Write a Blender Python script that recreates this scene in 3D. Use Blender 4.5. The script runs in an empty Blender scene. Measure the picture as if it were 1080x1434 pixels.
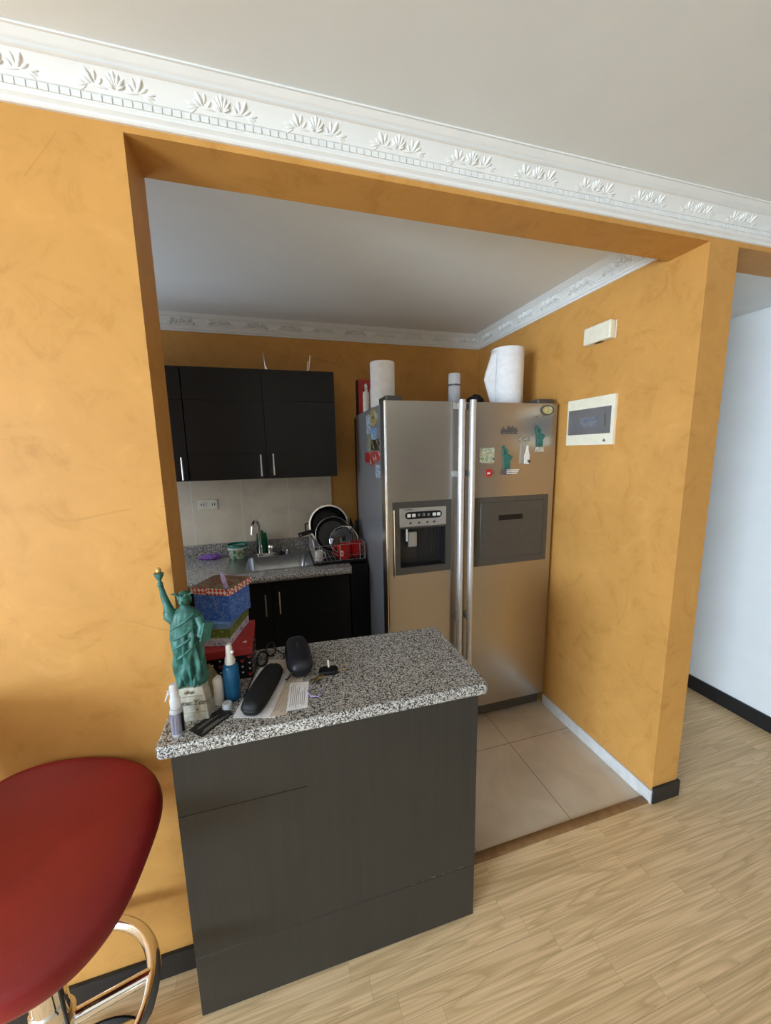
import bpy, math, random
from mathutils import Matrix, Vector
random.seed(7)
PI = math.pi
COL = bpy.context.scene.collection

# ------------------------------------------------------------------ helpers
def tag(o, label=None, cat=None, group=None, kind=None):
    if label: o['label'] = label
    if cat: o['category'] = cat
    if group: o['group'] = group
    if kind: o['kind'] = kind
    return o

def thing(name, loc, label, cat, group=None):
    o = bpy.data.objects.new(name, None)
    o.empty_display_size = .05
    COL.objects.link(o); o.location = loc
    return tag(o, label, cat, group)

def wloc(o):
    v = Vector((0, 0, 0))
    while o is not None:
        v += Vector(o.location); o = o.parent
    return v

def T(x, y, z): return Matrix.Translation((x, y, z))
def RZ(a): return Matrix.Rotation(a, 4, 'Z')
def RX(a): return Matrix.Rotation(a, 4, 'X')
def RY(a): return Matrix.Rotation(a, 4, 'Y')

def frame(origin, u, v):
    """matrix whose x axis is u, y axis v, z axis u x v"""
    u = Vector(u).normalized(); v = Vector(v); v = (v - u * v.dot(u)).normalized(); w = u.cross(v)
    m = Matrix((u, v, w)).transposed().to_4x4(); m.translation = Vector(origin)
    return m

class MB:
    def __init__(self): self.v = []; self.f = []; self.m = []
    def add(self, vs, fs, m=0, X=None):
        n = len(self.v)
        if X is not None: vs = [X @ Vector(p) for p in vs]
        self.v += [Vector(p) for p in vs]
        self.f += [[i + n for i in q] for q in fs]
        self.m += [m] * len(fs)
        return self
    def box(self, x0, x1, y0, y1, z0, z1, m=0, X=None):
        vs = [(x, y, z) for z in (z0, z1) for y in (y0, y1) for x in (x0, x1)]
        return self.add(vs, [(0, 2, 3, 1), (4, 5, 7, 6), (0, 1, 5, 4), (2, 6, 7, 3), (0, 4, 6, 2), (1, 3, 7, 5)], m, X)
    def prism(self, out, z0, z1, m=0, X=None, top=None):
        n = len(out); t = top or out
        vs = [(x, y, z0) for x, y in out] + [(x, y, z1) for x, y in t]
        fs = [tuple(range(n - 1, -1, -1)), tuple(range(n, 2 * n))]
        fs += [(i, (i + 1) % n, n + (i + 1) % n, n + i) for i in range(n)]
        return self.add(vs, fs, m, X)
    def lathe(self, prof, c=(0, 0, 0), n=28, m=0, X=None, sx=1, sy=1):
        vs = []; fs = []; idx = []
        for r, z in prof:
            if r < 1e-6:
                idx.append([len(vs)]); vs.append((c[0], c[1], c[2] + z))
            else:
                idx.append(list(range(len(vs), len(vs) + n)))
                vs += [(c[0] + r * sx * math.cos(2 * PI * i / n), c[1] + r * sy * math.sin(2 * PI * i / n), c[2] + z) for i in range(n)]
        for a, b in zip(idx, idx[1:]):
            for i in range(n):
                j = (i + 1) % n
                if len(a) == 1 and len(b) == 1: continue
                if len(a) == 1: fs.append((a[0], b[j], b[i]))
                elif len(b) == 1: fs.append((a[i], a[j], b[0]))
                else: fs.append((a[i], a[j], b[j], b[i]))
        return self.add(vs, fs, m, X)
    def tube(self, pts, r, n=10, closed=False, m=0, X=None, cap=True):
        pts = [Vector(p) for p in pts]; k = len(pts)
        rs = r if isinstance(r, (list, tuple)) else [r] * k
        vs = []; fs = []; prev = None
        for i, p in enumerate(pts):
            if closed: t = pts[(i + 1) % k] - pts[i - 1]
            else: t = pts[min(i + 1, k - 1)] - pts[max(i - 1, 0)]
            t.normalize()
            if prev is None:
                a = Vector((0, 0, 1)) if abs(t.z) < .9 else Vector((1, 0, 0))
                u = t.cross(a).normalized()
            else:
                u = (prev - t * prev.dot(t)).normalized()
            prev = u; w = t.cross(u)
            vs += [p + (u * math.cos(2 * PI * j / n) + w * math.sin(2 * PI * j / n)) * rs[i] for j in range(n)]
        for i in range(k if closed else k - 1):
            a = i * n; b = ((i + 1) % k) * n
            fs += [(a + j, a + (j + 1) % n, b + (j + 1) % n, b + j) for j in range(n)]
        if cap and not closed:
            fs += [tuple(range(n - 1, -1, -1)), tuple(range((k - 1) * n, k * n))]
        return self.add(vs, fs, m, X)
    def ell(self, c, r, X=None, nu=10, nv=6, m=0):
        prof = [(math.sin(PI * i / nv), -math.cos(PI * i / nv)) for i in range(nv + 1)]
        prof[0] = (0, -1); prof[-1] = (0, 1)
        S = T(*c) @ Matrix.Diagonal((r[0], r[1], r[2], 1))
        return self.lathe(prof, n=nu, m=m, X=(X @ S) if X is not None else S)
    def build(self, name, mats, parent=None, bevel=0, sub=0, seg=2, label=None, cat=None, group=None, kind=None, smooth=True, origin=None, angle=35):
        me = bpy.data.meshes.new(name)
        if parent is not None: off = wloc(parent); loc = (0, 0, 0)
        elif origin is not None: off = Vector(origin); loc = off
        elif kind == 'structure': off = Vector((0, 0, 0)); loc = off
        else:
            xs = [p.x for p in self.v]; ys = [p.y for p in self.v]; zs = [p.z for p in self.v]
            off = Vector(((min(xs) + max(xs)) / 2, (min(ys) + max(ys)) / 2, min(zs))); loc = off
        me.from_pydata([p - off for p in self.v], [], self.f)
        if not isinstance(mats, (list, tuple)): mats = [mats]
        for k in mats: me.materials.append(k)
        for p, k in zip(me.polygons, self.m): p.material_index = k
        if smooth:
            me.polygons.foreach_set('use_smooth', [True] * len(me.polygons))
            me.set_sharp_from_angle(angle=math.radians(angle))
        me.update()
        o = bpy.data.objects.new(name, me); COL.objects.link(o)
        o.location = loc
        if parent is not None: o.parent = parent
        if bevel:
            b = o.modifiers.new('bevel', 'BEVEL'); b.width = bevel; b.segments = seg; b.limit_method = 'ANGLE'; b.angle_limit = math.radians(40)
        if sub:
            s = o.modifiers.new('sub', 'SUBSURF'); s.levels = sub; s.render_levels = sub
        return tag(o, label, cat, group, kind)

def copy_thing(src, delta, label, group=None):
    """copy a thing and every part of it"""
    def rec(o, parent):
        c = o.copy(); COL.objects.link(c)
        if parent is not None: c.parent = parent
        for ch in list(o.children): rec(ch, c)
        return c
    r = rec(src, None); r.location = Vector(src.location) + Vector(delta); r['label'] = label
    if group: r['group'] = group
    return r

def rrect(x0, x1, y0, y1, r, n=5):
    out = []
    for cx, cy, a in ((x1 - r, y0 + r, -90), (x1 - r, y1 - r, 0), (x0 + r, y1 - r, 90), (x0 + r, y0 + r, 180)):
        for i in range(n + 1):
            t = math.radians(a + 90 * i / n); out.append((cx + r * math.cos(t), cy + r * math.sin(t)))
    return out

def text_mesh(body, size, X, name, mat, parent, depth=.0004, shear=0):
    cu = bpy.data.curves.new('lettering', 'FONT'); cu.body = body; cu.size = size; cu.extrude = depth; cu.shear = shear
    cu.align_x = 'CENTER'; cu.align_y = 'CENTER'
    tmp = bpy.data.objects.new('lettering', cu); COL.objects.link(tmp)
    dg = bpy.context.evaluated_depsgraph_get()
    me = bpy.data.meshes.new_from_object(tmp.evaluated_get(dg))
    bpy.data.objects.remove(tmp)
    off = wloc(parent)
    me.transform(Matrix.Translation(-off) @ X)
    me.materials.clear(); me.materials.append(mat)
    o = bpy.data.objects.new(name, me); COL.objects.link(o); o.parent = parent
    return o

# ------------------------------------------------------------------ materials
def nodes_of(name):
    m = bpy.data.materials.new(name); m.use_nodes = True
    nt = m.node_tree; b = nt.nodes['Principled BSDF']
    return m, nt, b

def lk(nt, a, b): nt.links.new(a, b)
def nd(nt, t, **kw):
    n = nt.nodes.new(t)
    for k, v in kw.items(): setattr(n, k, v)
    return n

def mth(nt, op, a, b=None, c=None):
    n = nd(nt, 'ShaderNodeMath', operation=op)
    for i, x in enumerate((a, b, c)):
        if x is None: continue
        if isinstance(x, (int, float)): n.inputs[i].default_value = x
        else: lk(nt, x, n.inputs[i])
    return n.outputs[0]

def ramp(nt, fac, stops, interp='LINEAR'):
    r = nd(nt, 'ShaderNodeValToRGB'); r.color_ramp.interpolation = interp
    e = r.color_ramp.elements
    while len(e) < len(stops): e.new(.5)
    for el, (p, c) in zip(e, stops): el.position = p; el.color = (*c, 1)
    lk(nt, fac, r.inputs[0]); return r.outputs[0]

def mixc(nt, fac, a, b, blend='MIX'):
    n = nd(nt, 'ShaderNodeMix', data_type='RGBA', blend_type=blend)
    for s, x in ((n.inputs[0], fac), (n.inputs[6], a), (n.inputs[7], b)):
        if isinstance(x, (int, float)): s.default_value = x
        elif isinstance(x, tuple): s.default_value = (*x, 1)
        else: lk(nt, x, s)
    return n.outputs[2]

def objco(nt, scale=(1, 1, 1)):
    tc = nd(nt, 'ShaderNodeTexCoord'); mp = nd(nt, 'ShaderNodeMapping'); mp.inputs['Scale'].default_value = scale
    lk(nt, tc.outputs['Object'], mp.inputs[0]); return mp.outputs[0]

def noise(nt, vec, scale, detail=3, rough=.55, dist=0):
    n = nd(nt, 'ShaderNodeTexNoise'); n.inputs['Scale'].default_value = scale; n.inputs['Detail'].default_value = detail
    n.inputs['Roughness'].default_value = rough; n.inputs['Distortion'].default_value = dist
    lk(nt, vec, n.inputs['Vector']); return n.outputs[0]

def bump(nt, b, h, strength=.2, dist=.002):
    n = nd(nt, 'ShaderNodeBump'); n.inputs['Strength'].default_value = strength; n.inputs['Distance'].default_value = dist
    lk(nt, h, n.inputs['Height']); lk(nt, n.outputs[0], b.inputs['Normal'])

def mat(name, col, rough=.5, metal=0, spec=None, trans=0, ior=None, alpha=None, coat=0, var=None, bmp=None, aniso=0):
    m, nt, b = nodes_of(name)
    b.inputs['Base Color'].default_value = (*col, 1); b.inputs['Roughness'].default_value = rough; b.inputs['Metallic'].default_value = metal
    if spec is not None: b.inputs['Specular IOR Level'].default_value = spec
    if trans: b.inputs['Transmission Weight'].default_value = trans
    if ior: b.inputs['IOR'].default_value = ior
    if alpha is not None: b.inputs['Alpha'].default_value = alpha
    if coat: b.inputs['Coat Weight'].default_value = coat; b.inputs['Coat Roughness'].default_value = .1
    if aniso: b.inputs['Anisotropic'].default_value = aniso
    vec = objco(nt)
    sc, am = var or (40, .06)
    f = noise(nt, vec, sc, 3)
    lo = tuple(max(0, c * (1 - am)) for c in col); hi = tuple(min(1, c * (1 + am)) for c in col)
    lk(nt, ramp(nt, f, [(.3, lo), (.7, hi)]), b.inputs['Base Color'])
    if bmp: bump(nt, b, noise(nt, vec, bmp[0], 3), bmp[1], .001)
    return m

def stucco(name, col):
    m, nt, b = nodes_of(name)
    vec = objco(nt)
    big = noise(nt, vec, 1.6, 4, .6, 1.2)
    med = noise(nt, vec, 9, 9, .72, .9)
    mid = tuple(c * .97 for c in col)
    c1 = ramp(nt, med, [(.30, tuple(c * k for c, k in zip(col, (.82, .77, .64)))), (.46, mid), (.58, col), (.72, tuple(min(1, c * k) for c, k in zip(col, (1.07, 1.12, 1.3))))])
    c2 = ramp(nt, big, [(.3, (.86, .85, .83)), (.7, (1, 1, 1))])
    c = mixc(nt, 1, c1, c2, 'MULTIPLY')
    # trowel scratches: thin arcs where a stretched noise crosses its middle
    s = noise(nt, vec, 1.7, .6, .5, .5)
    line = mth(nt, 'LESS_THAN', mth(nt, 'ABSOLUTE', mth(nt, 'SUBTRACT', s, .5)), .0022)
    msk = mth(nt, 'GREATER_THAN', noise(nt, vec, 3.4, 1), .55)
    ln = mth(nt, 'MULTIPLY', mth(nt, 'MULTIPLY', line, msk), .35)
    c = mixc(nt, ln, c, tuple(x * .62 for x in col))
    lk(nt, c, b.inputs['Base Color'])
    b.inputs['Roughness'].default_value = .5; b.inputs['Specular IOR Level'].default_value = .28
    bump(nt, b, med, .16, .004)
    return m

def wood_floor(name):
    m, nt, b = nodes_of(name)
    tc = nd(nt, 'ShaderNodeTexCoord'); sp = nd(nt, 'ShaderNodeSeparateXYZ'); lk(nt, tc.outputs['Object'], sp.inputs[0])
    x, y = sp.outputs[0], sp.outputs[1]
    W, L = .060, .52
    row = mth(nt, 'FLOOR', mth(nt, 'DIVIDE', y, W))
    wn = nd(nt, 'ShaderNodeTexWhiteNoise', noise_dimensions='1D'); lk(nt, row, wn.inputs['W'])
    xs = mth(nt, 'ADD', mth(nt, 'DIVIDE', x, L), mth(nt, 'MULTIPLY', wn.outputs[0], 7.3))
    colm = mth(nt, 'FLOOR', xs)
    cb = nd(nt, 'ShaderNodeCombineXYZ'); lk(nt, row, cb.inputs[0]); lk(nt, colm, cb.inputs[1])
    w2 = nd(nt, 'ShaderNodeTexWhiteNoise', noise_dimensions='2D'); lk(nt, cb.outputs[0], w2.inputs['Vector'])
    rnd = w2.outputs[0]
    # contour figure of a stretched noise = cathedral grain
    v = nd(nt, 'ShaderNodeCombineXYZ')
    lk(nt, mth(nt, 'ADD', mth(nt, 'MULTIPLY', x, .85), mth(nt, 'MULTIPLY', rnd, 31)), v.inputs[0])
    lk(nt, mth(nt, 'ADD', mth(nt, 'MULTIPLY', y, 13), mth(nt, 'MULTIPLY', rnd, 57)), v.inputs[1])
    lk(nt, mth(nt, 'MULTIPLY', rnd, 13), v.inputs[2])
    n1 = noise(nt, v.outputs[0], 1.0, 2.2, .4, .15)
    g = mth(nt, 'FRACT', mth(nt, 'MULTIPLY', n1, 12))
    v2 = nd(nt, 'ShaderNodeCombineXYZ'); lk(nt, mth(nt, 'MULTIPLY', x, 3), v2.inputs[0]); lk(nt, mth(nt, 'MULTIPLY', y, 230), v2.inputs[1]); lk(nt, rnd, v2.inputs[2])
    fine = noise(nt, v2.outputs[0], 1, 2)
    base = ramp(nt, g, [(0, (.52, .345, .17)), (.25, (.76, .545, .305)), (.6, (.90, .675, .415)), (.9, (.82, .595, .35)), (1, (.52, .345, .17))])
    base = mixc(nt, .45, base, (.87, .64, .38))
    c = mixc(nt, ramp(nt, fine, [(.42, (0, 0, 0)), (.66, (.62, .62, .62))]), base, (.55, .37, .19))
    tint = ramp(nt, rnd, [(0, (.86, .84, .80)), (.5, (.97, .96, .94)), (1, (1.0, 1.0, 1.0))])
    c = mixc(nt, 1, c, tint, 'MULTIPLY')
    fy = mth(nt, 'FRACT', mth(nt, 'DIVIDE', y, W)); fx = mth(nt, 'FRACT', xs)
    e = mth(nt, 'MAXIMUM', mth(nt, 'LESS_THAN', fy, .018), mth(nt, 'LESS_THAN', fx, .0022))
    c = mixc(nt, mth(nt, 'MULTIPLY', e, .45), c, (.16, .10, .05))
    lk(nt, c, b.inputs['Base Color']); b.inputs['Roughness'].default_value = .42
    bump(nt, b, fine, .05, .001)
    return m

def tiles(name, col, size, off, joint, jcol, rough=.35, axes='xy', w=.004):
    m, nt, b = nodes_of(name)
    tc = nd(nt, 'ShaderNodeTexCoord'); sp = nd(nt, 'ShaderNodeSeparateXYZ'); lk(nt, tc.outputs['Object'], sp.inputs[0])
    ax = {'x': 0, 'y': 1, 'z': 2}
    es = []
    for k in (0, 1):
        q = mth(nt, 'FRACT', mth(nt, 'DIVIDE', mth(nt, 'SUBTRACT', sp.outputs[ax[axes[k]]], off[k] - joint / 2), size[k]))
        es.append(mth(nt, 'LESS_THAN', q, joint / size[k]))
    e = mth(nt, 'MAXIMUM', *es)
    n = noise(nt, tc.outputs['Object'], 5, 5, .6, .8)
    n2 = noise(nt, tc.outputs['Object'], 60, 2)
    c = ramp(nt, n, [(.3, tuple(k * .84 for k in col)), (.55, col), (.75, tuple(min(1, k * 1.1) for k in col))])
    c = mixc(nt, mth(nt, 'MULTIPLY', n2, .18), c, tuple(k * .75 for k in col))
    c = mixc(nt, e, c, jcol)
    lk(nt, c, b.inputs['Base Color']); b.inputs['Roughness'].default_value = rough
    bump(nt, b, mth(nt, 'SUBTRACT', 1, e), .3, .002)
    return m

def granite(name):
    m, nt, b = nodes_of(name)
    vec = objco(nt)
    vo = nd(nt, 'ShaderNodeTexVoronoi'); vo.inputs['Scale'].default_value = 370; lk(nt, vec, vo.inputs['Vector'])
    sp = nd(nt, 'ShaderNodeSeparateColor'); lk(nt, vo.outputs['Color'], sp.inputs[0])
    n = noise(nt, vec, 170, 3)
    f = mth(nt, 'ADD', mth(nt, 'MULTIPLY', sp.outputs[0], .6), mth(nt, 'MULTIPLY', n, .6))
    c = ramp(nt, f, [(.28, (.012, .012, .014)), (.44, (.06, .059, .058)), (.54, (.22, .215, .20)), (.68, (.38, .375, .36)), (.82, (.60, .595, .585))])
    n3 = noise(nt, vec, 8, 3)
    c = mixc(nt, mth(nt, 'MULTIPLY', n3, .35), c, mixc(nt, 1, c, (1, .86, .70), 'MULTIPLY'))
    lk(nt, c, b.inputs['Base Color']); b.inputs['Roughness'].default_value = .22
    return m

def black_wood(name, col, rough=.34):
    m, nt, b = nodes_of(name)
    vec = objco(nt, (70, 70, 2.5))
    f = noise(nt, vec, 1, 4, .6)
    lk(nt, ramp(nt, f, [(.3, tuple(c * .9 for c in col)), (.7, tuple(c * 1.12 for c in col))]), b.inputs['Base Color'])
    b.inputs['Roughness'].default_value = rough; b.inputs['Specular IOR Level'].default_value = .32
    bump(nt, b, f, .18, .001)
    return m

def steel(name, col, rough, axis=(.6, .6, 90)):
    m, nt, b = nodes_of(name)
    f = noise(nt, objco(nt, axis), 5, 3)
    lk(nt, ramp(nt, f, [(.3, tuple(c * .95 for c in col)), (.7, tuple(c * 1.04 for c in col))]), b.inputs['Base Color'])
    b.inputs['Metallic'].default_value = 1; b.inputs['Roughness'].default_value = rough
    b.inputs['Anisotropic'].default_value = .55
    tg = nd(nt, 'ShaderNodeTangent', direction_type='RADIAL', axis='Z'); lk(nt, tg.outputs[0], b.inputs['Tangent'])
    return m

def checker(name, c1, c2, scale, rough=.5):
    m, nt, b = nodes_of(name)
    ck = nd(nt, 'ShaderNodeTexChecker'); ck.inputs['Scale'].default_value = scale
    ck.inputs['Color1'].default_value = (*c1, 1); ck.inputs['Color2'].default_value = (*c2, 1)
    tc = nd(nt, 'ShaderNodeTexCoord'); mp = nd(nt, 'ShaderNodeMapping'); mp.inputs['Rotation'].default_value = (.3, .78, .5)
    lk(nt, tc.outputs['Object'], mp.inputs[0]); lk(nt, mp.outputs[0], ck.inputs['Vector'])
    lk(nt, ck.outputs[0], b.inputs['Base Color']); b.inputs['Roughness'].default_value = rough
    return m

def blotch(name, stops, scale, rough=.5, kind='noise', interp='CONSTANT', dist=0, stretch=(1, 1, 1)):
    m, nt, b = nodes_of(name)
    vec = objco(nt, stretch)
    if kind == 'noise': f = noise(nt, vec, scale, 3, .6, dist)
    else:
        vo = nd(nt, 'ShaderNodeTexVoronoi'); vo.inputs['Scale'].default_value = scale; lk(nt, vec, vo.inputs['Vector'])
        f = vo.outputs['Distance']
    lk(nt, ramp(nt, f, stops, interp), b.inputs['Base Color']); b.inputs['Roughness'].default_value = rough
    return m

M = {}
M['orange'] = stucco('orange_stucco', (.625, .317, .084))
M['white_wall'] = mat('white_wall_paint', (.80, .82, .84), .6, var=(6, .02), bmp=(60, .05))
M['cream_wall'] = mat('cream_wall_paint', (.78, .76, .72), .6, var=(6, .02))
M['rear_wall'] = mat('grey_beige_wall_paint', (.26, .23, .20), .6, var=(6, .03))
M['ceiling'] = mat('ceiling_paint', (.77, .81, .83), .75, var=(5, .02), bmp=(40, .04))
M['plaster'] = mat('white_plaster', (.76, .77, .76), .55, var=(12, .02))
M['floor'] = wood_floor('oak_laminate')
M['tile'] = tiles('beige_floor_tile', (.60, .495, .375), (.445, .445), (1.378, .481), .004, (.22, .17, .12), .3)
M['splash'] = tiles('travertine_wall_tile', (.76, .68, .55), (.295, .9), (.05, .97), .005, (.80, .78, .72), .3, 'xz')
M['granite'] = granite('speckled_granite')
M['bar'] = black_wood('ebony_laminate_bar', (.030, .028, .024), .38)
M['bar_worn'] = black_wood('worn_ebony_laminate', (.030, .028, .024), .38)
def wear(m):
    nt = m.node_tree; b_ = nt.nodes['Principled BSDF']; old = b_.inputs['Base Color'].links[0].from_socket
    tc = nd(nt, 'ShaderNodeTexCoord'); sp = nd(nt, 'ShaderNodeSeparateXYZ'); lk(nt, tc.outputs['Object'], sp.inputs[0])
    low = mth(nt, 'LESS_THAN', sp.outputs[2], .2145)
    mp = nd(nt, 'ShaderNodeMapping'); mp.inputs['Scale'].default_value = (70, 1, 260); lk(nt, tc.outputs['Object'], mp.inputs[0])
    n_ = noise(nt, mp.outputs[0], 1, 2)
    thr = mth(nt, 'SUBTRACT', .72, mth(nt, 'MULTIPLY', sp.outputs[0], .40))
    f_ = mth(nt, 'MULTIPLY', low, mth(nt, 'GREATER_THAN', n_, thr))
    lk(nt, mixc(nt, mth(nt, 'MULTIPLY', f_, .8), old, (.22, .22, .21)), b_.inputs['Base Color'])
wear(M['bar_worn'])
M['cab'] = black_wood('ebony_laminate_cabinet', (.0080, .0086, .0096), .36)
M['steel'] = steel('brushed_steel', (.47, .44, .40), .30)
M['trim_steel'] = mat('bright_trim_metal', (.75, .74, .72), .22, 1)
M['handle_metal'] = mat('satin_handle_metal', (.66, .65, .66), .42, .55)
M['chrome'] = mat('chrome', (.82, .81, .80), .07, 1, var=(20, .01))
M['sinksteel'] = mat('sink_steel', (.45, .46, .47), .28, 1)
M['fridge_side'] = mat('grey_fridge_paint', (.31, .325, .35), .42, .3)
M['panel_grey'] = mat('dark_grey_panel', (.085, .08, .072), .35, .35)
M['panel_silver'] = mat('silver_grey_plastic', (.40, .39, .37), .4, .4)
M['dark'] = mat('dark_plastic', (.018, .018, .020), .4)
M['black'] = mat('black_plastic', (.006, .006, .007), .4, spec=.3)
M['baseb'] = mat('black_baseboard', (.012, .013, .015), .4)
M['wbase'] = mat('white_glazed_baseboard', (.66, .66, .66), .35, var=(30, .1))
M['thresh'] = mat('threshold_wood', (.24, .125, .048), .45, var=(30, .2))
M['white'] = mat('white_plastic', (.78, .77, .74), .4)
M['ivory'] = mat('ivory_plastic', (.80, .75, .60), .4)
M['paper'] = mat('white_paper', (.82, .82, .85), .8)
M['beigepaper'] = mat('aged_receipt_paper', (.58, .50, .41), .8, var=(25, .12))
M['ink'] = mat('dark_ink', (.10, .085, .08), .7)
M['smoke'] = mat('smoked_plastic', (.16, .15, .165), .22, alpha=.42)
M['glass'] = mat('clear_glass', (.95, .97, .97), .03, trans=1, ior=1.45)
M['clear'] = mat('clear_plastic', (.86, .89, .93), .15, trans=.55, ior=1.2)
M['bluegl'] = mat('blue_translucent_plastic', (.03, .22, .48), .14, trans=.55, ior=1.35)
M['greengl'] = mat('green_translucent_plastic', (.02, .20, .09), .2, trans=.45, ior=1.35)
M['red_leather'] = mat('red_leatherette', (.245, .012, .014), .40, var=(9, .10), bmp=(260, .16))
M['red'] = mat('glossy_red_enamel', (.52, .018, .014), .15, coat=.5)
M['redcard'] = mat('red_cardboard', (.42, .030, .028), .45)
M['green'] = blotch('verdigris', [(.25, (.010, .058, .048)), (.5, (.026, .130, .106)), (.75, (.055, .215, .18))], 38, .5, interp='LINEAR')
M['gold'] = mat('gold_paint', (.62, .42, .14), .35, .6)
M['stonep'] = blotch('painted_stone', [(.2, (.30, .28, .22)), (.5, (.46, .44, .36)), (.75, (.56, .54, .46))], 60, .7, interp='LINEAR')
M['rock'] = blotch('brown_rock', [(.2, (.05, .05, .025)), (.5, (.16, .12, .06)), (.75, (.24, .18, .10))], 50, .8, interp='LINEAR')
M['gingham'] = checker('red_gingham', (.80, .74, .70), (.58, .05, .04), 105)
M['bluebox'] = blotch('blue_lace_print', [(.0, (.014, .09, .46)), (.52, (.025, .14, .60)), (.60, (.30, .46, .80)), (.66, (.02, .12, .55))], 120, .35, dist=1.5, interp='LINEAR')
M['collage'] = blotch('brown_collage_print', [(.0, (.05, .035, .02)), (.42, (.20, .15, .08)), (.54, (.16, .02, .015)), (.62, (.30, .26, .17)), (.72, (.03, .025, .02))], 26, .4, dist=1)
M['snow'] = blotch('snow_village_print', [(.0, (.10, .16, .45)), (.38, (.55, .58, .75)), (.5, (.75, .76, .82)), (.58, (.22, .28, .55)), (.68, (.5, .3, .3))], 60, .4, dist=.6)
M['greenprint'] = blotch('green_dotted_print', [(.0, (.50, .58, .30)), (.28, (.19, .27, .06)), (.6, (.14, .20, .04))], 75, .4, 'voronoi', 'LINEAR')
M['skyprint'] = mat('pale_blue_lid', (.16, .30, .58), .35, var=(14, .35))
M['purple'] = blotch('purple_cloth', [(.3, (.13, .05, .30)), (.7, (.32, .16, .52))], 60, .9, interp='LINEAR')
M['lilac'] = mat('lilac_ribbon', (.42, .36, .66), .35, var=(60, .3))
M['case_black'] = mat('matt_black_case', (.012, .0125, .0135), .6, spec=.25, bmp=(300, .2))
M['case_navy'] = mat('navy_black_zip_case', (.012, .013, .020), .45, bmp=(400, .2))
M['bowl_ext'] = blotch('green_white_tub_print', [(.0, (.05, .18, .10)), (.46, (.42, .50, .38)), (.6, (.16, .20, .05))], 22, .35)
M['teal'] = mat('teal_plastic', (.02, .20, .14), .25)
M['mixprint'] = blotch('photo_magnet_print', [(.0, (.04, .12, .11)), (.40, (.50, .50, .38)), (.50, (.12, .22, .10)), (.56, (.62, .60, .46)), (.63, (.42, .14, .10)), (.68, (.06, .20, .20))], 62, .3, dist=.8)
M['yellowprint'] = blotch('yellow_plate_print', [(.0, (.15, .16, .10)), (.4, (.48, .40, .14)), (.55, (.55, .60, .62)), (.65, (.20, .35, .42))], 30, .3)
M['blueprint'] = blotch('blue_sky_print', [(.0, (.10, .28, .62)), (.5, (.25, .48, .80)), (.62, (.70, .78, .85))], 25, .3, interp='LINEAR')
M['darkprint'] = blotch('dark_scene_print', [(.0, (.03, .035, .03)), (.5, (.08, .09, .05)), (.57, (.48, .36, .20))], 40, .3)
M['redprint'] = blotch('red_souvenir_print', [(.0, (.50, .05, .05)), (.5, (.62, .10, .08)), (.57, (.75, .62, .58))], 45, .3)
M['iceprint'] = blotch('pale_blue_card_print', [(.0, (.20, .32, .55)), (.45, (.58, .68, .80)), (.6, (.70, .76, .82))], 55, .3)
M['label_grey'] = blotch('grey_bottle_label', [(.3, (.06, .06, .09)), (.5, (.24, .23, .29)), (.7, (.07, .07, .09))], 30, .5, interp='LINEAR', stretch=(4, 4, .4))
M['pearl'] = mat('pearl_white_plastic', (.66, .62, .57), .25, coat=.3)
M['paperroll'] = mat('kitchen_paper', (.80, .79, .80), .9, bmp=(120, .25))
M['brass'] = mat('worn_brass', (.50, .36, .16), .3, .9)

# ------------------------------------------------------------------ the setting
XR, PW, ZT, TH, YB = 1.765, .141, 2.24, .143, 1.5524
XH = 2.764
ZC, ZK, ZH = 2.345, 2.355, 2.2385
XL, YR, XE = -4.5, -5.2, 3.9
S = dict(kind='structure')

b = MB(); b.box(XL, XE, YR, 0.0, -.06, 0); b.box(XR, XH, 0, 3.4, -.06, 0)
b.build('floor', M['floor'], **S)
b = MB(); b.box(-.9, XR, .036, YB, -.06, 0.0); b.build('floor_kitchen', M['tile'], **S)
b = MB(); b.prism([(.0, .0), (.0, .004), (.006, .008), (.030, .008), (.036, .004), (.036, 0)], 0.01, XR - .012, X=Matrix(((0, 0, 1, 0), (1, 0, 0, 0), (0, 1, 0, 0), (0, 0, 0, 1))))
b.build('trim_4', M['thresh'], **S)
b = MB(); b.box(0, XR, 0, .036, -.06, -.0005); b.build('floor_threshold', M['thresh'], **S)
b = MB(); b.box(XL, XE, YR, 0, ZC, ZC + .08); b.build('ceiling', M['ceiling'], **S)
b = MB(); b.box(-.9, XR, TH, YB, ZK, ZK + .07); b.build('ceiling_kitchen', M['ceiling'], **S)
b = MB(); b.box(XR + PW, XH, TH, 3.4, ZH, ZH + .08); b.build('ceiling_hall', M['ceiling'], **S)

b = MB()
b.box(XL, 0, 0, TH, 0, ZC + .08); b.box(0, XR, 0, TH, ZT, ZC + .08); b.box(XR + PW, XH, 0, TH, ZH, ZC + .08); b.box(XH + .12, XE, 0, TH, 0, ZC + .08)
b.build('wall_partition', M['orange'], **S)
b = MB(); b.box(XR, XR + PW, 0, 3.4, 0, ZC + .08); b.build('wall_kitchen_right', [M['orange'], M['white_wall']], **S)
w = bpy.data.objects['wall_kitchen_right'].data
for p in w.polygons:
    if p.normal.x > .9: p.material_index = 1
b = MB(); b.box(-1.0, XR, YB, YB + .12, 0, ZK + .07); b.build('wall_back', M['orange'], **S)
b = MB()
b.box(-1.0, -.9, TH, .45, 0, ZK + .07); b.box(-1.0, -.9, 1.35, YB, 0, ZK + .07); b.box(-1.0, -.9, .45, 1.35, 0, 1.1); b.box(-1.0, -.9, .45, 1.35, 2.0, ZK + .07)
b.build('wall_kitchen_left', M['orange'], **S)
b = MB(); b.box(XH, XH + .12, 0, 3.4, 0, ZC + .08); hw = b.build('wall_hall', [M['white_wall'], M['orange']], **S)
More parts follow.
